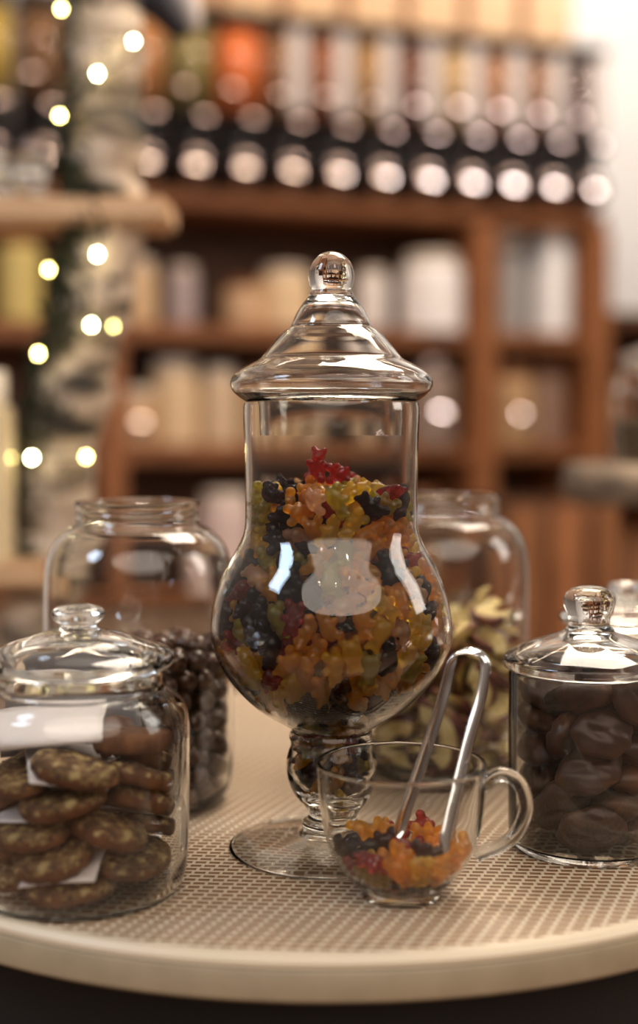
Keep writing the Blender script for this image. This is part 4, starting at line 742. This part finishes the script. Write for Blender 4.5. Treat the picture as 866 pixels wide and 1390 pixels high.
def bear_colour(p, side, h):
    r = rnd.random()
    if side < -.25 and h < .19: W = (.18, .07, .11, .50, .08, .06)
    elif h > .19: W = (.36, .24, .10, .16, .06, .08)
    elif h < .11: W = (.31, .06, .09, .43, .06, .05)
    else: W = (.42, .15, .11, .22, .02, .08)
    for (k, w) in zip(('amber', 'golden', 'olive', 'purple', 'red', 'peach'), W):
        r -= w
        if r <= 0: return k
    return 'amber'
bears = poses(BEARS); objs = []; words = []; rest = bmesh.new(); restmats = list(GC)
for i, (p, q) in enumerate(bears):
    w = bear_colour(p, p.x/.075, p.z)
    if i < NB:
        o = bpy.data.objects.new('gummy_bear', BM[w]); COL.objects.link(o)
        o.rotation_mode = 'QUATERNION'; o.rotation_quaternion = q; o.location = p+Vector((AX, AY, 0))
        o['category'] = 'gummy bear'; o['group'] = 'gummy bears in the tall jar'; objs.append(o); words.append(w)
    else:
        n0 = len(rest.verts); f0 = len(rest.faces); rest.from_mesh(bear_lo); rest.verts.ensure_lookup_table(); rest.faces.ensure_lookup_table()
        mt = Matrix.Translation(p) @ q.to_matrix().to_4x4()
        for v in rest.verts[n0:]: v.co = mt @ v.co
        for f in rest.faces[f0:]: f.material_index = restmats.index(w); f.smooth = True
if len(bears) > NB:
    me = bpy.data.meshes.new('rest'); rest.to_mesh(me)
    for k in restmats: me.materials.append(GC[k])
    o = link('gummy_bears', me, None); o.location = (AX, AY, 0)
    tag(o, 'gummy bears packed deep behind the front ones in the tall jar', 'gummy bears', None, 'stuff')
rest.free()
def jar_region(x, y):
    v = 'at top' if y < 690 else 'in neck' if y < 735 else 'in upper bulb' if y < 785 else 'at mid bulb' if y < 830 else 'at widest part' if y < 875 else 'in low bulb' if y < 920 else 'at bulb base' if y < 980 else 'in stem cup'
    if y >= 980: return v
    h = 'far left' if x < 345 else 'left' if x < 405 else 'centre left' if x < 447 else 'centre right' if x < 490 else 'right' if x < 545 else 'far right'
    return v+' '+h
place_labels(objs, words, 'gummy bear', jar_region, 'tall jar')
# the two red bears on top of the heap
for nm, p, q, lb in TOPB:
    o = bpy.data.objects.new('gummy_bear', BM['red']); COL.objects.link(o); o.location = Vector(p)+Vector((AX, AY, 0)); o.rotation_euler = q
    tag(o, lb, 'gummy bear', 'gummy bears in the tall jar')

# ------------------------------------------------------------------ mug with bears and tongs
MX, MY = .0484, .772
mg = thing('glass_mug', 'small clear glass cup with handle holding a few gummy bears', 'cup', (MX, MY, 0))
mo = catmull([(.0497, .0785), (.0493, .072), (.0482, .056), (.0462, .041), (.0425, .029), (.037, .019), (.030, .0105), (.0248, .0065), (.0238, .004), (.0234, .0006)], 4)
mi = catmull([(.0215, .0075), (.031, .0130), (.0388, .0235), (.0432, .0345), (.0453, .0475), (.0464, .060), (.0470, .072), (.0472, .0775), (.0476, .0792), (.0486, .0799), (.0495, .0793)], 4)
link('cup_body', lathe([(0, .0030), (.0200, .0028), (.0215, .0002)]+mo[::-1]+mi[::-1]+[(0, .0068)], 112, False), M['bowl'], mg)
hp = smooth_path([at(655, 1068, .772), at(668, 1055, .772), at(684, 1051, .772), at(703, 1061, .772), at(713, 1082, .772), at(713, 1105, .772), at(700, 1131, .772), at(678, 1148, .772), at(655, 1157, .772), at(645, 1162, .772)], 5)
link('handle', mesh(tube_bm([p-Vector((MX, MY, 0)) for p in hp], [.0050]+[.0042]*(len(hp)-2)+[.0046], 20)), M['lidglass'], mg)
objs = []; words = []
for i, (p, q) in enumerate(poses(MUGB)):
    w = rnd.choices(['amber', 'red', 'purple', 'golden', 'olive'], (.40, .16, .20, .14, .10))[0]
    o = bpy.data.objects.new('gummy_bear', BM[w]); COL.objects.link(o); o.rotation_mode = 'QUATERNION'; o.rotation_quaternion = q; o.location = p+Vector((MX, MY, 0))
    o['category'] = 'gummy bear'; o['group'] = 'gummy bears in the glass cup'; objs.append(o); words.append(w)
place_labels(objs, words, 'gummy bear', lambda x, y: ('in upper' if y < 1150 else 'in lower')+(' left' if x < 510 else ' middle' if x < 575 else ' right'), 'glass cup heap')

# tongs
tp = [(540, 1138, .775), (553, 1095, .778), (572, 1040, .781), (596, 968, .785), (607, 928, .788), (612, 906, .789), (620, 891, .790), (632, 884, .790), (645, 885, .790), (655, 893, .790), (658, 908, .789), (651, 950, .785), (637, 1000, .779), (625, 1050, .773), (612, 1105, .766), (600, 1158, .759)]
P = smooth_path([at(*q) for q in tp], 8); n = len(P)
tg = thing('sugar_tongs', 'small stainless steel tongs standing in the glass cup', 'tongs', P[0])
def strip(P, W0, name, mat, closed=False):
    bm = bmesh.new(); rows_ = []
    WA = Vector((.74, .62, .22)).normalized(); WB = Vector((.38, .90, .30)).normalized(); K = 8
    for i, p in enumerate(P):
        tn = (P[min(i+1, len(P)-1)]-P[max(i-1, 0)]).normalized()
        s = i/(len(P)-1); e = min(s, 1-s)
        mid = max(0, 1-abs(s-.5)/.14)
        W = WA.lerp(WB, min(1, mid*1.6)); w = (W-tn*W.dot(tn)).normalized(); nn = tn.cross(w)
        wd = W0*(.62+.38*min(1, max(0, (.5-e)/.42)))
        if e < .03: wd *= math.sqrt(max(.08, e/.03))
        wd = wd*(1-.0*mid)+.002*mid
        sag = .0030*(1-mid)
        rows_.append([bm.verts.new(p-tg.location+w*(k/K*2-1)*wd/2+nn*sag*(1-(k/K*2-1)**2)) for k in range(K+1)])
    for a, b_ in zip(rows_, rows_[1:]):
        for k in range(K): bm.faces.new((a[k], a[k+1], b_[k+1], b_[k]))
    me = mesh(bm)
    me = apply_mods(me, [('SOLIDIFY', dict(thickness=.0011, offset=0)), ('SUBSURF', dict(levels=1, render_levels=1))])
    return link(name, me, mat, tg)
hi = n//2
strip_full = P
strip(P, .0108, 'tong_arms', M['steel'])

# ------------------------------------------------------------------ big open jars
def big_jar(label, loc):
    t = thing('open_glass_jar', label, 'jar', loc)
    outer = [(.0440, .2210), (.0458, .2203), (.0462, .2180), (.0455, .2155), (.0447, .2135), (.0458, .2110), (.0462, .2090), (.0450, .2065), (.0452, .2045)]+catmull([(.0470, .2030), (.0545, .1985), (.0620, .1905), (.0665, .1800), (.0685, .168), (.0692, .15), (.0695, .10), (.0692, .04), (.0680, .018), (.0640, .006), (.0570, .0008), (.05, .0004)], 4)
    inner = [(.045, .0035), (.056, .0038), (.0628, .0085), (.0660, .018), (.0668, .04), (.0672, .10), (.0669, .15), (.0662, .168), (.0643, .1795), (.0600, .189), (.0530, .1962), (.0455, .2005), (.0432, .204), (.0432, .2195)]
    link('jar_body', lathe([(0, .0012)]+outer[::-1]+inner[::-1]+[(0, .0035)], 112, False), M['thin'], t)
    return t
JL = Vector((at(190, 1085, .9737).x, .9737, 0)); JR = Vector((at(600, 1039, 1.0724).x, 1.0724, 0))
big_jar('big open glass jar of chocolate balls at back left', JL)
big_jar('big open glass jar of dried apple pieces behind the tall jar at right', JR)

# chocolate balls
M['choc'] = ramp_mat('chocolate', [(.35, (.065, .022, .008)), (.7, (.14, .050, .018))], 60, (1, 1, 1), .28, 3, .12, Coat_Weight=.15)
bases = []
for k in range(3):
    bm = ball_bm((0, 0, 0), (.0080, .0077, .0077), None, 22, 14)
    for v in bm.verts: v.co *= 1+.05*math.sin(310*v.co.x+k*2)*math.cos(280*v.co.y+k)+.03*math.sin(500*v.co.z+k)
    me = mesh(bm); me.materials.append(M['choc']); bases.append(me)
    for p in me.polygons: p.use_smooth = True
def scatter(data, nvis, bases, loc, name, label_fn, cat, group, region, where, noun, wordf, stuff_label, stuff_name):
    objs = []; words = []; rest = bmesh.new(); mats = []
    for i, (p, q) in enumerate(data):
        me = bases[i % len(bases)]
        if i < nvis:
            o = bpy.data.objects.new(name, me); COL.objects.link(o); o.rotation_mode = 'QUATERNION'; o.rotation_quaternion = q; o.location = p+loc
            o['category'] = cat; o['group'] = group; objs.append(o); words.append(wordf(i))
        else:
            n0 = len(rest.verts); f0 = len(rest.faces); rest.from_mesh(me); rest.verts.ensure_lookup_table(); rest.faces.ensure_lookup_table(); mt = Matrix.Translation(p) @ q.to_matrix().to_4x4()
            for v in rest.verts[n0:]: v.co = mt @ v.co
            for f in rest.faces[f0:]: f.smooth = True
    if len(rest.verts):
        me2 = bpy.data.meshes.new('rest'); rest.to_mesh(me2)
        for mt in bases[0].materials: me2.materials.append(mt)
        o = link(stuff_name, me2, None); o.location = loc; tag(o, stuff_label, cat, None, 'stuff')
    rest.free()
    place_labels(objs, words, noun, region, where)
def ball_region(x, y):
    v = 'at top' if y < 895 else 'at upper' if y < 935 else 'at middle' if y < 985 else 'at lower' if y < 1045 else 'at bottom'
    return v+(' far left' if x < 90 else ' left' if x < 140 else ' centre left' if x < 190 else ' centre' if x < 235 else ' centre right' if x < 272 else ' right')
scatter([(Vector(BALLS[i:i+3])*1e-4, Euler((i, i*.7, i*.3)).to_quaternion()) for i in range(0, len(BALLS), 3)], NBALL, bases, JL, 'chocolate_ball', None, 'chocolate', 'chocolate balls in the back left jar', ball_region, 'back jar', 'chocolate ball', lambda i: 'brown', 'chocolate balls hidden deep inside the back left jar', 'chocolate_balls')

# dried apple pieces
M['apple'] = ramp_mat('dried apple flesh', [(.3, (.55, .36, .13)), (.5, (.80, .64, .30)), (.8, (.90, .78, .48))], 45, (1, 1, 1), .7, 4, .4)
M['skin'] = ramp_mat('dried apple skin', [(.42, (.09, .018, .02)), (.56, (.20, .055, .03)), (.70, (.42, .30, .06))], 30, (1, 1, 1), .5, 3, .3)
chips = []
for (Rr, an, th, cup) in ((.031, 2.2, .0085, .004), (.029, 1.7, .0095, .002), (.033, 2.6, .0075, .005)):
    bm = bmesh.new(); rows_ = []
    NA = 16; prof = [(.97, -.56), (1.03, -.2), (1.03, .2), (.97, .56), (.90, .50), (.46, .22), (.40, 0), (.46, -.22), (.90, -.50)]
    for i in range(NA+1):
        a = -an/2+an*i/NA; e = math.sin(PI*i/NA)**.35 if 0 < i < NA else .25
        rows_.append([bm.verts.new((rr*Rr*math.cos(a)-Rr*.5, rr*Rr*math.sin(a)*(1+.04*math.sin(9*a)), cup*(rr*math.cos(a))**2+.0012*math.sin(7*a+rr*4)+zz*th*(.45+.55*e))) for rr, zz in prof])
    for a, b_ in zip(rows_, rows_[1:]):
        for k in range(9):
            f = bm.faces.new((a[k], a[(k+1) % 9], b_[(k+1) % 9], b_[k])); f.material_index = 1 if k in (0, 1, 2, 3, 8) else 0
    bm.faces.new(rows_[0]); bm.faces.new(rows_[-1][::-1])
    me = mesh(bm); me.materials.append(M['apple']); me.materials.append(M['skin'])
    me = apply_mods(me, [('SUBSURF', dict(levels=1, render_levels=1))]); chips.append(me)
    for p in me.polygons: p.use_smooth = True
def chip_region(x, y):
    v = 'top' if y < 885 else 'upper' if y < 930 else 'middle' if y < 980 else 'lower' if y < 1030 else 'bottom'
    return v+(' left' if x < 560 else ' centre' if x < 630 else ' right' if x < 675 else ' far right')
def scatter2(rows, kinds, nvis, bases, loc, name, cat, group, region, where, noun, wordf, sl, sn):
    data = poses(rows); objs = []; words = []; rest = bmesh.new(); mi = {}
    for i, ((p, q), kc) in enumerate(zip(data, kinds)):
        me = bases[int(kc)]
        if i < nvis:
            o = bpy.data.objects.new(name, me); COL.objects.link(o); o.rotation_mode = 'QUATERNION'; o.rotation_quaternion = q; o.location = p+loc
            o['category'] = cat; o['group'] = group; objs.append(o); words.append(wordf(int(kc)))
        else:
            n0 = len(rest.verts); f0 = len(rest.faces); rest.from_mesh(me); rest.verts.ensure_lookup_table(); rest.faces.ensure_lookup_table(); mt = Matrix.Translation(p) @ q.to_matrix().to_4x4()
            for v in rest.verts[n0:]: v.co = mt @ v.co
            for f in rest.faces[f0:]: f.smooth = True
    if len(rest.verts):
        me2 = bpy.data.meshes.new('rest'); rest.to_mesh(me2)
        for mt in bases[0].materials: me2.materials.append(mt)
        o = link(sn, me2, None); o.location = loc; tag(o, sl, cat, None, 'stuff')
    rest.free(); place_labels(objs, words, noun, region, where)
scatter2(CHIPS, CHIPK, NCHIP, chips, JR, 'dried_apple_slice', 'dried apple', 'dried apple pieces in the back right jar', chip_region, 'apple jar', 'dried apple slice', lambda k: ('curved', 'short', 'curled')[k], 'dried apple slices hidden deep in the back right jar', 'dried_apple_slices')

# ------------------------------------------------------------------ canister of apricots, right
RXY = Vector((at(797.5, 1147, .8661).x, .8661, 0))
rc = thing('glass_canister', 'lidded glass canister full of dark dried apricots, front right', 'jar', RXY)
outer = [(.0515, .1165), (.0520, .1150), (.0520, .012), (.0510, .004), (.0480, .0006), (.044, .0004)]
inner = [(.044, .005), (.0480, .0065), (.0492, .010), (.0492, .1165)]
link('jar_body', lathe([(0, .001)]+outer[::-1]+inner[::-1]+[(0, .005)], 112, False), M['thin'], rc)
lo = catmull([(.0145, .1432), (.0185, .1410), (.030, .1370), (.042, .1322), (.0515, .1275), (.0556, .1245), (.0562, .1215), (.0555, .1185), (.0530, .1172)], 4)
li = [(.0482, .1172), (.0478, .1120), (.0455, .1085), (.0435, .1085), (.0450, .115)]+catmull([(.0460, .1190), (.0440, .1235), (.036, .1285), (.025, .1325), (.012, .136)], 4)+[(0, .137)]
ld = link('lid', lathe([(0, .1432)]+lo+li, 112, False), M['lidglass'], rc)
kn = catmull([(0, .1718), (.007, .1712), (.0125, .1690), (.0160, .1650), (.0169, .1612), (.0160, .1565), (.0142, .1520), (.0133, .1478), (.0140, .1450), (.0165, .1428)], 4)+[(0, .1428)]
link('knob', lathe(kn, 64, False), M['lidglass'], ld)
M['apricot'] = ramp_mat('dried apricot', [(.3, (.018, .007, .004)), (.58, (.065, .024, .010)), (.8, (.19, .070, .024))], 28, (1, 1, 1), .5, 6, .5, Subsurface_Weight=0)
apr = []
for k, (a, b_, c) in enumerate(((1, 1, 1), (1.1, 1.05, .9), (.9, .95, 1.05), (1.05, .9, 1))):
    bm = ball_bm((0, 0, 0), (.0195*a, .0155*b_, .0092*c), None, 36, 20)
    for v in bm.verts:
        x, y, z = v.co; r2 = (x/.0195)**2+(y/.0155)**2
        w = .0009*math.sin(330*x+k*2+90*y)*math.cos(300*y-k)+.0006*math.sin(700*y+400*x+k)
        v.co.z += w+(-.0024*math.exp(-((x/.011)**2+(y/.0035)**2)) if z > 0 else 0)
        v.co.x *= 1+.05*math.sin(400*y+k); v.co.y *= 1+.05*math.sin(350*x+k*3)
    me = mesh(bm); me.materials.append(M['apricot']); apr.append(me)
    for p in me.polygons: p.use_smooth = True
def apr_region(x, y):
    v = 'at the top' if y < 965 else 'in upper middle' if y < 1030 else 'in lower middle' if y < 1090 else 'at the bottom'
    return v+(' left' if x < 750 else ' centre' if x < 805 else ' right' if x < 850 else ' far right')
scatter2(APRI, APRIK, NAPRI, apr, RXY, 'dried_apricot', 'dried fruit', 'dried apricots in the front right canister', apr_region, 'right canister', 'dried apricot', lambda k: ('oval', 'wide', 'small', 'narrow')[k], 'dried apricots hidden inside the front right canister', 'dried_apricots')

# half hidden jar behind the canister
bj = lidded_jar('glass_jar', 'clear lidded jar with flat knob behind the apricot canister', ((848-433)/F*1.055, 1.05, 0), .90)

# ------------------------------------------------------------------ cookie jar, front left
FL = Vector((at(109, 1205, .7847).x, .7847, 0))
lidded_jar('cookie_jar', 'big lidded glass jar of brown cookies at the front left', FL, 1.0)
M['cookie'] = ramp_mat('cookie', [(.32, (.07, .026, .011)), (.55, (.18, .073, .028)), (.72, (.30, .14, .055))], 55, (1, 1, 1), .75, 6, .7)
M['seed'] = ramp_mat('cookie seeds', [(.40, (.075, .032, .012)), (.54, (.20, .115, .045)), (.68, (.44, .34, .16))], 170, (1, 1, 1), .7, 3, .9)
def slab(a, b, h, box=False):
    bm = bmesh.new(); n = 40; rows_ = []
    prof = [(.0, -.5), (.55, -.5), (.88, -.5), (.98, -.3), (1.0, 0), (.98, .25), (.9, .42), (.6, .47), (.0, .5)]
    for r, z in prof:
        if r == 0: rows_.append([bm.verts.new((0, 0, z*h))]); continue
        ring = []
        for i in range(n):
            t_ = 2*PI*i/n; cx, sy = math.cos(t_), math.sin(t_)
            if box: e = .28; cx, sy = math.copysign(abs(cx)**e, cx), math.copysign(abs(sy)**e, sy)
            k = 1+.025*math.sin(5*t_)+.02*math.sin(11*t_+2)
            ring.append(bm.verts.new((a*r*cx*k, b*r*sy*k, z*h+.0005*math.sin(17*t_+r*9))))
        rows_.append(ring)
    for p_, q_ in zip(rows_, rows_[1:]):
        for i in range(n):
            j = (i+1) % n
            if len(p_) == 1: f = bm.faces.new((p_[0], q_[j], q_[i]))
            elif len(q_) == 1: f = bm.faces.new((p_[i], p_[j], q_[0]))
            else: f = bm.faces.new((p_[i], p_[j], q_[j], q_[i]))
            zc = f.calc_center_median().z
            f.material_index = 1 if (zc > h*.12 and not box) else 0
    me = mesh(bm); me.materials.append(M['cookie']); me.materials.append(M['seed'])
    for p in me.polygons: p.use_smooth = True
    return me
CK = {0: slab(.0245, .0185, .0115), 1: slab(.023, .020, .0125), 2: slab(.0255, .0175, .0105), 3: slab(.0205, .0130, .0130, True)}
def paper_mesh(seed):
    bm = bmesh.new(); g = []
    for i in range(13):
        g.append([])
        for j in range(10):
            x = (i/12-.5)*.060; y = (j/9-.5)*.044
            g[-1].append(bm.verts.new((x, y, .0012*math.sin(x*90+seed)*math.cos(y*80+seed*2))))
    for i in range(12):
        for j in range(9): bm.faces.new((g[i][j], g[i+1][j], g[i+1][j+1], g[i][j+1]))
    return apply_mods(mesh(bm), [('SOLIDIFY', dict(thickness=.0004, offset=0))])
ck = []; pk = []
for i, ((p, q), kc) in enumerate(zip(poses(COOK), COOKK)):
    if kc == 4:
        o = link('paper_sleeve', paper_mesh(i), M['paper']); pk.append(o); o['category'] = 'paper'; o['group'] = 'white papers between the cookies'
    else:
        o = bpy.data.objects.new('cookie' if kc != 3 else 'cookie_bar', CK[kc]); COL.objects.link(o)
        o['category'] = 'cookie'
        if kc == 3: o['label'] = 'plain brown cookie bar on top at right in the front left jar'
        else: ck.append(o); o['group'] = 'seeded cookies in the front left jar'
    o.rotation_mode = 'QUATERNION'; o.rotation_quaternion = q; o.location = p+FL
def ck_region(x, y):
    v = 'on top layer' if y < 1060 else 'in upper layer' if y < 1100 else 'in middle layer' if y < 1145 else 'in lower layer' if y < 1180 else 'in bottom layer'
    return v+(' left' if x < 80 else ' centre' if x < 140 else ' right')
place_labels(ck, ['brown seeded']*len(ck), 'cookie', ck_region, 'front left jar')
place_labels(pk, ['white']*len(pk), 'paper sleeve', ck_region, 'front left jar')
# cookie bar and folded paper lying on the heap
def on_heap(o, rest, x, y, lift, rot):
    n = Vector((-rest[0], -rest[1], 1)).normalized()
    q = Vector((0, 0, 1)).rotation_difference(n) @ Euler((0, 0, rot)).to_quaternion()
    o.rotation_mode = 'QUATERNION'; o.rotation_quaternion = q; o.location = FL+Vector((x, y, rest[0]*x+rest[1]*y+rest[2]))+n*lift
o = link('cookie_bar', CK[3], None); on_heap(o, BARREST, .033, -.014, .0072, -.25)
tag(o, 'plain brown cookie bar on top at right in the front left jar', 'cookie')
bm = bmesh.new(); g = []
for i in range(21):
    x = (i/20-.5)*.074; g.append([])
    for y, z in ((.022, .010), (.010, .0095), (-.004, .0085), (-.016, .0075), (-.021, .0065), (-.0235, .004), (-.0235, .001), (-.021, .0004), (-.010, .0004), (.008, .0004)):
        k = 1-.22*(x/.037)**2
        g[-1].append(bm.verts.new((x, y*k, z+.0008*math.sin(x*120)*math.cos(y*60))))
for i in range(20):
    for j in range(9): bm.faces.new((g[i][j], g[i+1][j], g[i+1][j+1], g[i][j+1]))
o = link('folded_paper', apply_mods(mesh(bm), [('SOLIDIFY', dict(thickness=.0004, offset=0))]), M['paper'])
on_heap(o, FOLDREST, -.020, -.006, .0012, .05); tag(o, 'folded white paper lying on top of the cookies in the front left jar', 'paper')
# paper bag standing behind the cookies
bm = bmesh.new(); g = []
for i in range(17):
    a = PI*.18+PI*.62*i/16; g.append([])
    for j in range(7):
        rr = .0545-.004*j/6; zz = .074+.044*j/6*(1-.25*abs(i/8-1)**3)
        g[-1].append(bm.verts.new((rr*math.cos(a)-.010, rr*.9*math.sin(a)-.004*j/6, zz)))
for i in range(16):
    for j in range(6): bm.faces.new((g[i][j], g[i+1][j], g[i+1][j+1], g[i][j+1]))
o = link('paper_bag', apply_mods(mesh(bm), [('SOLIDIFY', dict(thickness=.0004, offset=0))]), prin('greyish paper', (.40, .37, .37), .8), None); o.location = FL
tag(o, 'greyish paper bag standing upright at the back of the front left jar', 'paper')

# ------------------------------------------------------------------ light
def area(name, loc, target, sx, sy, power, col):
    l = bpy.data.lights.new(name, 'AREA'); l.shape = 'RECTANGLE'; l.size = sx; l.size_y = sy; l.energy = power; l.color = col
    o = bpy.data.objects.new(name, l); COL.objects.link(o); o.location = loc
    d = Vector(target)-Vector(loc); o.rotation_euler = d.to_track_quat('-Z', 'Y').to_euler(); return o
def point(name, loc, r, power, col):
    l = bpy.data.lights.new(name, 'POINT'); l.energy = power; l.shadow_soft_size = r; l.color = col
    o = bpy.data.objects.new(name, l); COL.objects.link(o); o.location = loc; return o
s = area('added_strip_light', S(1.0, -1.0, 2.4), S(1.0, .1, .9), 3.4, .12, 36, (1, .80, .60)); s.rotation_euler = (math.radians(36), 0, TH)  # added strip lamp, lights the shelves and glints in the mirror discs
area('ceiling_panel_light', (.45, 1.75, 1.75), (.02, .95, .0), 1.0, .8, 38, (1, .88, .74))
area('window_light', (-1.6, .15, 1.55), (0, .86, .15), .5, .7, 17, (.62, .78, 1.0))
area('front_fill_light', (.45, -1.25, 2.0), (0, .9, .15), 4.2, 2.3, 62, (1, .9, .8))  # added fill lamp, brightens the bears and reflects as a pale patch
bpy.data.lights['front_fill_light'].shape = 'ELLIPSE'
area('side_window_light', (1.7, 1.0, .9), (0, .86, .15), .5, 1.0, 8, (1, .95, .9))
for x, y, z in ((-.35, -.5, 1.5), (.15, -.8, 1.7), (.5, -.3, 1.6), (-.1, .1, 1.8)):
    point('ceiling_spot', (x, y, z), .02, 2.2, (1, .86, .7))
area('wall_fill_light', S(2.0, -1.1, 2.6), S(2.0, .6, 1.0), .8, .3, 17, (.95, .97, 1.0))  # added lamp to brighten the white wall at right
w = bpy.data.worlds.new('room'); SC.world = w; w.use_nodes = True; nt = w.node_tree; nt.nodes.clear()
out = nt.nodes.new('ShaderNodeOutputWorld'); bg = nt.nodes.new('ShaderNodeBackground'); tc = nt.nodes.new('ShaderNodeTexCoord'); sx = nt.nodes.new('ShaderNodeSeparateXYZ')
nt.links.new(tc.outputs['Generated'], sx.inputs[0]); cr = nt.nodes.new('ShaderNodeValToRGB'); nt.links.new(mathn(nt, 'ADD', mathn(nt, 'MULTIPLY', sx.outputs[2], .5), .5), cr.inputs[0])
el = cr.color_ramp.elements; el[0].position = .35; el[0].color = (.06, .04, .03, 1); el[1].position = .75; el[1].color = (.42, .36, .31, 1)
e = el.new(.5); e.color = (.20, .15, .12, 1)
nt.links.new(cr.outputs[0], bg.inputs[0]); bg.inputs[1].default_value = .85; nt.links.new(bg.outputs[0], out.inputs[0])
SC.view_settings.view_transform = 'Standard'; SC.view_settings.look = 'None'; SC.view_settings.exposure = 0.2; SC.view_settings.gamma = .90
cy = SC.cycles; cy.max_bounces = 20; cy.transmission_bounces = 14; cy.glossy_bounces = 6; cy.diffuse_bounces = 3; cy.transparent_max_bounces = 48; cy.use_denoising = True
cy.sample_clamp_indirect = 25.0; cy.blur_glossy = .5
